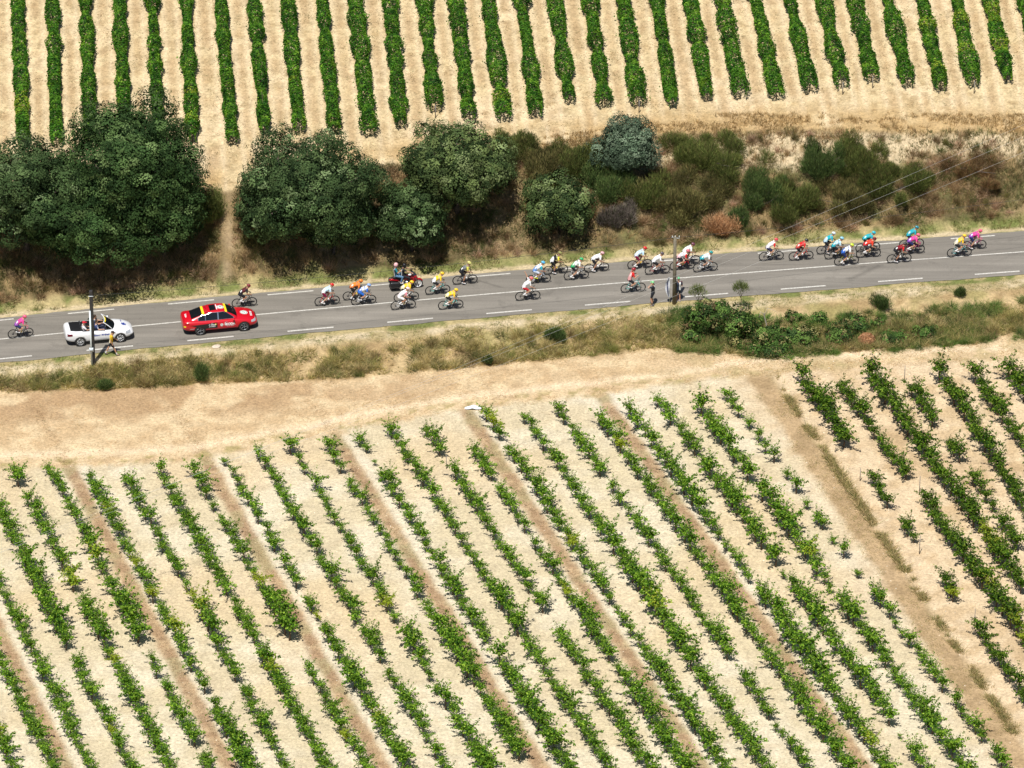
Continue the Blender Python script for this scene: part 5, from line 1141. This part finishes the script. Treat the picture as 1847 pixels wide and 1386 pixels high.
    link('grille', patch(tb, 'top', 2.335, 2.40, lambda x: -.38, lambda x: .38, 4, 10, .009), blk, car); link('number_plate', patch(tb, 'side', -2.37, -2.24, lambda x: .62, lambda x: .72, 4, 3, .010, -1), yel, car)
    link('lower_bumper', loft([(-2.40, [(0, .22), (.50, .22), (.62, .27), (.60, .36), (0, .37)]), (-2.1, [(0, .20), (.66, .20), (.84, .25), (.83, .33), (0, .34)]), (-1.75, [(0, .20), (.70, .20), (.87, .24), (.86, .27), (0, .28)])], [('SUBSURF', dict(levels=1))]), blk, car)
    link('lower_bumper', loft([(2.40, [(0, .24), (.40, .24), (.50, .28), (.48, .40), (0, .42)]), (2.2, [(0, .22), (.62, .22), (.76, .26), (.75, .36), (0, .37)]), (1.92, [(0, .21), (.68, .21), (.86, .25), (.85, .29), (0, .30)])], [('SUBSURF', dict(levels=1))]), blk, car)
    for yy in (-.1, .14): link('antenna', tube_mesh('antenna', [(((-.82, yy, 1.43), (-.95, yy, 1.62)), (.008, .005))], 5), blk, car)
    for s in (-1, 1): link('wiper', tube_mesh('wiper', [(((1.05, s * .12, 1.05), (.80, s * .12 + .45 * (-1 if s < 0 else -1) * .6, 1.215)), (.008, .008))], 4), blk, car)
    return car
red_car()

# seated figures for cars and the motorbike
def seat_pose(key, **kw):
    J = dict(hipL=(0, .09, 0), hipR=(0, -.09, 0), shL=(-.10, .19, .50), shR=(-.10, -.19, .50), head=(-.06, 0, .73), look=.05, handL=(.36, .17, .30), handR=(.36, -.17, .30), ankL=(.62, .12, -.30), ankR=(.62, -.12, -.30),
             toeL=(.76, .13, -.34), toeR=(.76, -.13, -.34), elbowpole=(-.2, .5, -.7), kneepole=(.2, .1, 1), arch=(-.02, 0, 0), neckoff=(.01, 0, .08)); J.update(kw); make_pose(key, J, long_legs=kw.get('long', True))
seat_pose('seated'); seat_pose('seated_arm', handR=(.30, -.42, .36), handL=(.30, .25, .45))
seat_pose('moto_driver', shL=(.02, .19, .52), shR=(.02, -.19, .52), head=(.10, 0, .74), handL=(.55, .30, .30), handR=(.55, -.30, .30), ankL=(.30, .22, -.50), ankR=(.30, -.22, -.50), toeL=(.44, .24, -.55), toeR=(.44, -.24, -.55), kneepole=(1, .35, .4))
seat_pose('moto_passenger', shL=(-.04, .19, .52), shR=(-.04, -.19, .52), head=(.0, 0, .76), look=.35, handL=(.26, .07, .30), handR=(.28, -.07, .31), ankL=(.28, .24, -.46), ankR=(.28, -.24, -.46), toeL=(.42, .26, -.51), toeR=(.42, -.26, -.51), kneepole=(1, .4, .4))

def white_car():
    def sec(x, zb, wb, wm, zs, zt, wt): return (x, [(0, zb), (wb, zb), (wm, zb + .14), (wm + .008, (zb + zs) / 2 + .04), (wm - .015, zs - .07), (wt, zs), (wt * .62, zt), (0, zt + .012)])
    ST_ = [(-2.21, .44, .46, .56, .76, .79, .48), (-2.15, .36, .62, .74, .94, .98, .62), (-1.98, .29, .70, .84, 1.00, 1.07, .68), (-1.60, .24, .74, .885, .985, 1.06, .70), (-1.15, .22, .76, .895, .955, .99, .72), (-.5, .21, .76, .895, .935, .96, .74), (.2, .21, .76, .895, .92, .95, .74),
           (.75, .21, .76, .895, .91, .965, .74), (1.05, .21, .76, .895, .89, .975, .73), (1.38, .22, .75, .89, .85, .945, .70), (1.72, .25, .72, .865, .78, .87, .66), (1.98, .28, .66, .79, .69, .76, .58), (2.14, .32, .56, .66, .60, .64, .48), (2.20, .40, .40, .48, .52, .55, .36)]
    body0 = loft([sec(*s) for s in ST_]); tb = bvh_of(body0); FX, RX = 1.30, -1.28
    body = cut(body0, [cyl_mesh((x, .325), .365, s * .58, s * 1.2) for x in (FX, RX) for s in (-1, 1)] + [box_mesh(-1.12, .80, -.66, .66, .40, 1.4, .12)])
    P0 = (unproj(145, 624.3, .03) + unproj(217.2, 617.6, .03)) / 2; rz = yaw_at(P0[0]) + .006
    loc = Vector((P0[0] - math.sin(rz) * .83, P0[1] + math.cos(rz) * .83, .03))
    car = empty('convertible', loc, rz, 'white open-top medical convertible with blue star on the bonnet in the near lane', 'car')
    pw = mat('white_paint', (.78, .79, .81), .28, spec=.5, coat=.5); blk = mat('black_trim', (.015, .015, .017), .4); dk = mat('dark_interior', (.02, .02, .024), .8); gl = mat('dark_glass', (.008, .010, .013), .06, spec=.8); yel = mat('yellow_banner', (.85, .68, .02), .5); blu = mat('decal_blue', (.02, .05, .30), .4)
    link('body', body, pw, car)
    V = [(-1.10, -.645, .96), (-1.10, .645, .96), (.79, .645, .94), (.79, -.645, .94), (-1.10, -.645, .43), (-1.10, .645, .43), (.79, .645, .43), (.79, -.645, .43)]
    me = bpy.data.meshes.new('interior'); me.from_pydata(V, [], [(4, 7, 6, 5), (0, 1, 5, 4), (1, 2, 6, 5), (2, 3, 7, 6), (3, 0, 4, 7)]); link('interior', me, dk, car)
    link('roof_cover', patch(tb, 'top', -1.86, -1.08, lambda x: -(.58 + .06 * min(1, (x + 1.86) * 3)), lambda x: .58 + .06 * min(1, (x + 1.86) * 3), 12, 10, .008), blk, car)
    for s in (-1, 1): link('side_trim', patch(tb, 'top', -1.10, .76, (lambda x: -.70) if s < 0 else (lambda x: .655), (lambda x: -.655) if s < 0 else (lambda x: .70), 10, 2, .006), blk, car)
    # windscreen: curved glass between two pillars and a header rail
    def W(u, v): # u across -1..1, v bottom..top
        xb = 1.08 - .26 * u * u; xt = .40 - .12 * u * u; return Vector((xb + (xt - xb) * v, u * (.70 - .13 * v), .95 + .46 * v + .02 * math.sin(v * math.pi)))
    def sheet(u0, u1, v0, v1, off=0.0, n=14, m=8):
        V = []; F = []
        for i in range(n + 1):
            for j in range(m + 1): p = W(u0 + (u1 - u0) * i / n, v0 + (v1 - v0) * j / m); V.append(tuple(p + Vector((.6, 0, .75)).normalized() * off))
        for i in range(n):
            for j in range(m): q = i * (m + 1) + j; F.append((q, q + m + 1, q + m + 2, q + 1))
        me = bpy.data.meshes.new('sheet'); me.from_pydata(V, [], F); me.polygons.foreach_set('use_smooth', np.ones(len(F), bool)); return me
    link('windscreen', sheet(-1, 1, 0, 1), gl, car)
    fpath = [tuple(W(-1, v)) for v in np.linspace(0, 1, 6)] + [tuple(W(u, 1.0)) for u in np.linspace(-.85, .85, 9)] + [tuple(W(1, v)) for v in np.linspace(1, 0, 6)]
    link('windscreen_frame', tube_mesh('frame', [(fpath, [.028] * len(fpath))], 8), pw, car); link('banner', sheet(-.80, .80, .86, .97, .008), yel, car)
    for s in (-1, 1):
        for wx in (FX, RX): car_wheel(car, wx, s * .785, .325, (.70, .71, .72), s, 7)
        link('headlight', patch(tb, 'side', 1.66, 1.98, lambda x: .60, lambda x: .74 - .12 * (x - 1.66), 10, 3, .008, s), mat('lamp_glass', (.35, .37, .40), .1), car)
        link('tail_light', patch(tb, 'side', -2.08, -1.76, lambda x: .74 + .1 * (x + 2.08), lambda x: .90, 8, 3, .008, s), mat('tail_dark', (.12, .01, .02), .2), car)
        link('mirror', blob('mirror', [ell_geo((.72, s * .93, .98), (.07, .10, .065))], .012, 1, .5), pw, car)
        me = text_mesh('Assistance Médicale', .155, .006)
        if s > 0:
            for v in me.vertices: v.co.x *= -1
            me.flip_normals()
        link('lettering', drape(me, tb, 'side', (.02, .70), .010, s), blu, car); link('door_handle', box_mesh(-.42, -.28, s * .89 - .015, s * .89 + .02, .79, .815, .006), pw, car)
        link('side_intake', patch(tb, 'side', 1.95, 2.12, lambda x: .36, lambda x: .46, 5, 2, .009, s), blk, car)
    # six-armed star on the bonnet
    arms = []
    for k in range(3):
        a = math.pi * k / 3 + .2; c, sn = math.cos(a), math.sin(a); q = [(-.17, -.045), (.17, -.045), (.17, .045), (-.17, .045)]
        me = bpy.data.meshes.new('arm'); me.from_pydata([(x * c - y * sn, x * sn + y * c, 0) for x, y in q], [], [(0, 1, 2, 3)]); arms.append((drape(me, tb, 'top', (1.62, -.10), .010 + k * .003), None))
    link('blue_star', join_meshes('blue_star', arms), blu, car); link('lettering', drape(text_mesh('Médical', .10, .003), tb, 'top', (1.50, .34), .010, rot=-math.pi / 2), blu, car)
    for (sx, sy) in ((-.05, .34), (-.05, -.34), (-.86, .34), (-.86, -.34)):
        st = link('seat', blob('seat', [cap_geo((sx - .1, sy - .15, .55), .08, (sx + .32, sy - .15, .57), .08), cap_geo((sx - .1, sy + .15, .55), .08, (sx + .32, sy + .15, .57), .08), cap_geo((sx - .14, sy - .13, .58), .08, (sx - .28, sy - .13, 1.0), .07), cap_geo((sx - .14, sy + .13, .58), .08, (sx - .28, sy + .13, 1.0), .07), cap_geo((sx - .30, sy - .05, 1.12), .06, (sx - .30, sy + .05, 1.12), .06)], .025, 3, .5), dk, car)
    link('steering_wheel', ring_mesh('steering_wheel', .17, .014, 24), blk, car, (.42, .34, .88)).rotation_euler = (0, 0, 1.2)
    link('dashboard', box_mesh(.55, .82, -.62, .62, .72, .93, .06), dk, car)
    link('lower_bumper', loft([(-2.17, [(0, .22), (.46, .22), (.58, .27), (.56, .37), (0, .38)]), (-1.95, [(0, .20), (.62, .20), (.79, .25), (.78, .32), (0, .33)]), (-1.66, [(0, .20), (.68, .20), (.84, .23), (.83, .26), (0, .27)])], [('SUBSURF', dict(levels=1))]), blk, car)
    side_glass = [(-.60, .72, 1.0), (.05, .72, 1.0), (-.05, .64, 1.20), (-.50, .66, 1.18)]
    me = bpy.data.meshes.new('quarter_glass'); me.from_pydata(side_glass, [], [(0, 1, 2, 3)]); link('quarter_glass', me, mat('green_glass', (.05, .10, .08), .08), car)
    mw = Matrix.Translation(loc) @ Matrix.Rotation(rz, 4, 'Z')
    for (x, y, ps, lab, sh_, hd_) in [(-.05, .34, 'seated', 'driver of the white convertible in a dark shirt holding the steering wheel', ((.10, .12, .18), (.10, .12, .18)), ('hair', (.05, .03, .02))),
         (-.05, -.34, 'seated_arm', 'front passenger of the white convertible with a bare arm over the door', ((.35, .37, .42), (.06, .08, .2)), ('hair', (.06, .04, .03))),
         (-.86, -.34, 'seated', 'rear passenger of the white convertible in white with a red cap', ((.75, .72, .74), (.75, .72, .74)), ('cap', (.62, .02, .04)))]:
        person(ps, mw @ Vector((x - .03, y, .66)), rz, lab, 'person', sh_, (.04, .05, .10), (.05, .05, .05), None, hd_, 0)
white_car()

def motorbike():
    P0 = unproj(732.5, 520.5, .03); rz = yaw_at(P0[0]); loc = Vector((P0[0], P0[1], .02)); mb = empty('motorbike', loc, rz, 'red touring motorbike with black panniers carrying two people along the far edge line', 'motorbike')
    red = mat('moto_red', (.40, .006, .012), .25, coat=.5); blk = mat('black_trim', (.015, .015, .017), .4); wht = mat('decal_white', (.80, .80, .80), .4); met = mat('engine_metal', (.30, .30, .31), .35, metal=.8)
    RX, FX = -.80, .78
    for x in (RX, FX):
        w_ = link('wheel', join_meshes('moto_wheel', [(ring_mesh('a', .225, .022), None), (tube_mesh('b', [(((0, 0, 0), (.22 * math.cos(a), 0, .22 * math.sin(a))), (.02, .014)) for a in np.linspace(0, 2 * math.pi, 8)[:-1]] + [(((0, -.09, 0), (0, .09, 0)), (.04, .04))], 6), None)]), wht if x > 0 else met, mb, (x, 0, .32))
        link('tyre', ring_mesh('moto_tyre', .275, .055, 36, 10), mat('tyre_rubber', (.025, .024, .023), .8), w_)
        if x > 0: link('rim_band', ring_mesh('band', .238, .016, 36, 6, 3.2), wht, w_)
    link('fuel_tank', blob('tank', [ell_geo((.12, 0, .82), (.30, .17, .15)), cap_geo((-.1, 0, .76), .12, (.38, 0, .78), .13)], .02, 3, .6), red, mb)
    link('fairing', blob('fairing', [ell_geo((.50, 0, .86), (.22, .27, .20)), cap_geo((.50, .17, .72), .09, (.30, .20, .45), .06), cap_geo((.50, -.17, .72), .09, (.30, -.20, .45), .06), ell_geo((.62, 0, .74), (.16, .16, .12))], .02, 3, .6), red, mb)
    link('front_fender', blob('fender', [cap_geo((.50, 0, .50), .065, (.68, 0, .645), .075), cap_geo((.68, 0, .645), .075, (.92, 0, .635), .07), cap_geo((.92, 0, .635), .07, (1.06, 0, .52), .05)], .015, 2, .6), red, mb)
    link('fork', tube_mesh('fork', [(((.78, s * .10, .32), (.58, s * .10, .92)), (.03, .035)) for s in (-1, 1)], 8), met, mb)
    V = []; F = []
    for i in range(9):
        for j in range(5): u = -1 + i / 4; v = j / 4; V.append((.72 - .22 * u * u - .30 * v, u * .22 * (1 - .2 * v), .98 + .32 * v))
    for i in range(8):
        for j in range(4): q = i * 5 + j; F.append((q, q + 5, q + 6, q + 1))
    me = bpy.data.meshes.new('windshield'); me.from_pydata(V, [], F); link('windshield', me, mat('smoked_screen', (.03, .035, .045), .1), mb)
    link('engine', blob('engine', [ell_geo((.08, 0, .45), (.26, .20, .20)), cap_geo((.1, -.24, .48), .09, (.1, .24, .48), .09)], .02, 2, .5), met, mb)
    link('seat', blob('seat', [cap_geo((-.15, 0, .80), .12, (-.42, 0, .80), .13), cap_geo((-.42, 0, .86), .13, (-.78, 0, .90), .12)], .02, 3, .5), blk, mb)
    link('rear_fairing', blob('rear_fairing', [cap_geo((-.30, 0, .66), .11, (-.95, 0, .74), .08)], .02, 2, .5), red, mb)
    for s in (-1, 1):
        link('pannier', blob('pannier', [cap_geo((-.55, s * .33, .60), .12, (-1.00, s * .33, .62), .12), cap_geo((-.55, s * .33, .42), .10, (-.98, s * .33, .42), .10), cap_geo((-.55, s * .30, .5), .13, (-1.0, s * .30, .5), .13)], .02, 3, .5), blk, mb)
        link('exhaust', tube_mesh('exhaust', [(((.1, s * .2, .30), (-.4, s * .22, .26), (-1.05, s * .24, .30)), (.03, .05, .055))], 8), met, mb)
        link('mirror', tube_mesh('mirror', [(((.5, s * .22, .98), (.45, s * .40, 1.14)), (.012, .01)), (((.42, s * .40, 1.15), (.47, s * .40, 1.15)), (.06, .06))], 8), blk, mb)
    link('handlebar', tube_mesh('handlebar', [(((.30, -.36, 1.00), (.45, -.14, .98), (.45, .14, .98), (.30, .36, 1.00)), (.016,) * 4)], 6), blk, mb)
    link('tail_light', blob('tail', [ell_geo((-1.05, 0, .74), (.05, .12, .05))], .015, 1, .6), mat('tail_red', (.35, .01, .01), .2), mb)
    link('top_case', blob('case', [ell_geo((.26, 0, 1.00), (.13, .11, .05))], .02, 2, .6), wht, mb)
    mw = Matrix.Translation(loc) @ Matrix.Rotation(rz, 4, 'Z')
    person('moto_driver', mw @ Vector((-.20, 0, .98)), rz, 'motorbike driver dressed all in black with a black full-face helmet', 'person', (BK, BK), BK, BK, None, ('full_helmet', (.012, .012, .014)), 0)
    person('moto_passenger', mw @ Vector((-.66, 0, 1.06)), rz, 'motorbike passenger in a teal vest and jeans with a white and red helmet', 'person', ((.02, .10, .16), (.015, .02, .05), (.02, .30, .38)), (.10, .20, .32), (.6, .6, .6), None, ('full_helmet', (.78, .45, .46)), 0)
motorbike()

# ============================================================ ROADSIDE FIGURES
def stand(key, **kw):
    J = dict(hipL=(0, .09, .93), hipR=(0, -.09, .93), shL=(0, .19, 1.44), shR=(0, -.19, 1.44), head=(.03, 0, 1.67), look=.1, handL=(.1, .26, .86), handR=(.1, -.26, .86), ankL=(-.02, .10, .09), ankR=(-.02, -.10, .09), toeL=(.13, .11, .04), toeR=(.13, -.11, .04),
             elbowpole=(-.8, .3, 0), kneepole=(1, .05, 0), arch=(0, 0, 0), neckoff=(.01, 0, .08)); J.update(kw); make_pose(key, J, grip=False)
stand('walk', ankL=(-.36, .08, .13), toeL=(-.24, .09, .05), ankR=(.36, -.08, .09), toeR=(.50, -.09, .06), handL=(.34, .22, 1.02), handR=(.10, -.26, .92), shL=(.06, .19, 1.42), shR=(.06, -.19, 1.42), head=(.14, 0, 1.63), look=.35)
stand('photo', handL=(.10, .16, 1.60), handR=(.22, -.14, 1.22), elbowpole=(.3, .6, -.8), look=-.05)
stand('watch', handL=(.20, .12, 1.20), handR=(.20, -.14, 1.30), look=.1)
def stand_at(px, py): p = ground(px, py); return Vector((p.x, p.y, p.z + .005))
p = stand_at(201, 641); p1_ = person('walk', p, .05, 'man in a yellow vest and black shorts walking right beside the left pole', 'person', ((.85, .55, .03), (.85, .60, .04), (.5, .33, .02)), (.03, .03, .04), (.04, .04, .05), (.7, .7, .7), ('cap', (.05, .035, .03)), 0, roll=0)
p = stand_at(1177.5, 551.5); person('photo', p, R(165), 'spectator in black with a green cap holding something near the face', 'person', ((.02, .025, .035), (.02, .025, .035)), (.02, .025, .035), (.05, .05, .05), (.05, .05, .05), ('cap', (.25, .60, .28)), 0)
p = stand_at(1223.5, 544.5); person('watch', p, R(100), 'spectator in navy with a green cap standing right against the power pole', 'person', ((.10, .03, .04), (.03, .04, .07)), (.03, .06, .12), (.5, .5, .5), (.5, .3, .25), ('cap', (.15, .50, .25)), 1)

# ------------------------------------------------------------ poles, cables, flag and litter
def pole_one():
    P = ground(167, 657); h = 5.35; r = empty('concrete_pole', P, 0, 'dark grey pole with a pale conduit and junction box beside the white convertible', 'pole')
    dk = mat('pole_dark', (.030, .028, .026), .8, noise=.2, nscale=6); lt = mat('conduit_bright', (.72, .80, .84), .4)
    link('pole', box_mesh(-.035, .18, -.10, .12, -.2, h, .015), dk, r); link('conduit', tube_mesh('conduit', [(((-.03, -.16, 0), (-.03, -.16, h * .74)), (.055, .055))], 8), lt, r)
    bx_ = link('junction_box', box_mesh(-.16, .10, -.24, -.10, 1.02, 1.26, .012), lt, r); link('lid', box_mesh(-.14, .08, -.250, -.243, 1.05, 1.23), mat('box_lid', (.50, .55, .60), .4), bx_)
    link('clamp', tube_mesh('clamp', [(((-.08, -.12, h - .35), (.22, -.12, h - .35)), (.02, .02))], 6), lt, r); return P, h
P1, h1 = pole_one()
def pole_two():
    P = ground(1216, 548.5); h = 4.95; r = empty('wooden_pole', P, 0, 'brown wooden power pole standing in front of the cyclists near the flag', 'pole')
    link('pole', tube_mesh('pole', [(((0, 0, -.3), (.0, 0, h * .5), (-.01, 0, h)), (.135, .115, .095))], 12), mat('pole_wood', (.16, .14, .10), .85, noise=.3, nscale=5), r)
    link('crossarm', tube_mesh('crossarm', [(((-.22, 0, h - .05), (.30, 0, h - .12)), (.018, .018))], 6), mat('conduit_pale', (.62, .68, .72), .4), r)
    for x in (-.18, 0, .26): link('insulator', tube_mesh('insulator', [(((x, 0, h - .08), (x, 0, h + .08)), (.03, .02))], 8), mat('insulator_white', (.75, .75, .72), .3), r)
    return P, h
P2, h2 = pole_two()
cab_m = mat('cable_black', (.03, .03, .03), .5); cab_l = mat('cable_aluminium', (.62, .62, .60), .45, metal=.3)
def cable(a, b, sag, r, m, name, lab, grp=None, n=40):
    a = Vector(a); b = Vector(b); pts = [a.lerp(b, i / n) - Vector((0, 0, 4 * sag * (i / n) * (1 - i / n))) for i in range(n + 1)]
    o = link(name, tube_mesh(name, [(pts, [r] * (n + 1))], 5), m); tag(o, lab, 'cable', grp)
t1 = P1 + Vector((.07, 0, h1 - .35)); t2 = P2 + Vector((0, 0, h2 - .05))
cable(t1, t2, .35, .011, cab_m, 'telephone_cable', 'thin dark cable sagging between the two roadside poles')
far = Vector((P2.x + 42, float(Yc(P2.x + 42)) + 1.0, 5.2)); cable(t2, far, .5, .011, cab_m, 'telephone_cable', 'thin dark cable leaving the wooden pole towards the right')
# three bare conductors high over the near field, climbing to the right; their poles stand outside the frame
for k, (a, b, lab) in enumerate([((761, 665), (1825, 220), 'uppermost pale power line crossing the picture diagonally'), ((731, 682), (1847, 232), 'middle pale power line crossing the picture diagonally'), ((848, 655), (1814, 274), 'lowest pale power line crossing the picture diagonally')]):
    A = Vector(unproj(a[0], a[1], 8.6)); B = Vector(unproj(b[0], b[1], 12.2)); d = B - A; cable(A - d * 1.0, B + d * .45, 1.0, .0048, cab_l, 'power_line', lab, 'three power lines overhead', 60)
P = ground(1206.5, 548); fl = empty('feather_flag', P, R(10), 'narrow white and grey feather flag standing left of the wooden pole', 'flag')
link('flagpole', tube_mesh('flagpole', [(((.05, 0, -.1), (.05, 0, 1.75), (.0, 0, 1.95), (-.10, 0, 1.90)), (.016, .014, .012, .008))], 6), mat('conduit_pale', (.62, .68, .72), .4), fl)
V = []; F = []
for i in range(13):
    v = i / 12; wv = .30 * math.sin(min(1, v * 1.6 + .15) * math.pi * .5) * (1 - max(0, v - .75) * 1.9)
    for j in range(4): u = j / 3; V.append((.04 - u * wv, .03 * math.sin(v * 9 + u * 3), .45 + 1.45 * v))
for i in range(12):
    for j in range(3): q = i * 4 + j; F.append((q, q + 1, q + 5, q + 4))
me = bpy.data.meshes.new('sail'); me.from_pydata(V, [], F); sl_ = link('sail', me, cloth((.62, .64, .68)), fl)
link('stripe', bake('stripe', [Vector((v[0] - .0, v[1] - .006, v[2])) for v in V], [f for k, f in enumerate(F) if k % 3 == 1], []), cloth((.10, .11, .18)), sl_)
P = ground(853, 737); r = np.random.default_rng(3); V = []; F = []
for i in range(9):
    for j in range(6): V.append(((i - 4) * .13, (j - 2.5) * .10 * (1 - .5 * abs(i - 4) / 4), .02 + .16 * r.random() * math.exp(-((i - 4) / 2.2) ** 2)))
for i in range(8):
    for j in range(5): q = i * 6 + j; F.append((q, q + 6, q + 7, q + 1))
o = link('plastic_sheet', bake('sheet', V, F, [('SUBSURF', dict(levels=1))]), cloth((.74, .78, .82)), None, P); tag(o, 'crumpled white plastic sheet lying at the top edge of the lower vineyard', 'plastic sheet')
P = ground(390, 627); o = link('stone_slab', blob('stone', [ell_geo((0, 0, .05), (.26, .22, .10)), ell_geo((.1, .05, .08), (.2, .16, .08)), ell_geo((-.14, -.05, .05), (.16, .14, .09))], .03, 1, .5), mat('pale_stone', (.60, .50, .40), .9, noise=.2, nscale=10), None, P); tag(o, 'pale rounded stone lying on the near verge below the red car', 'stone')
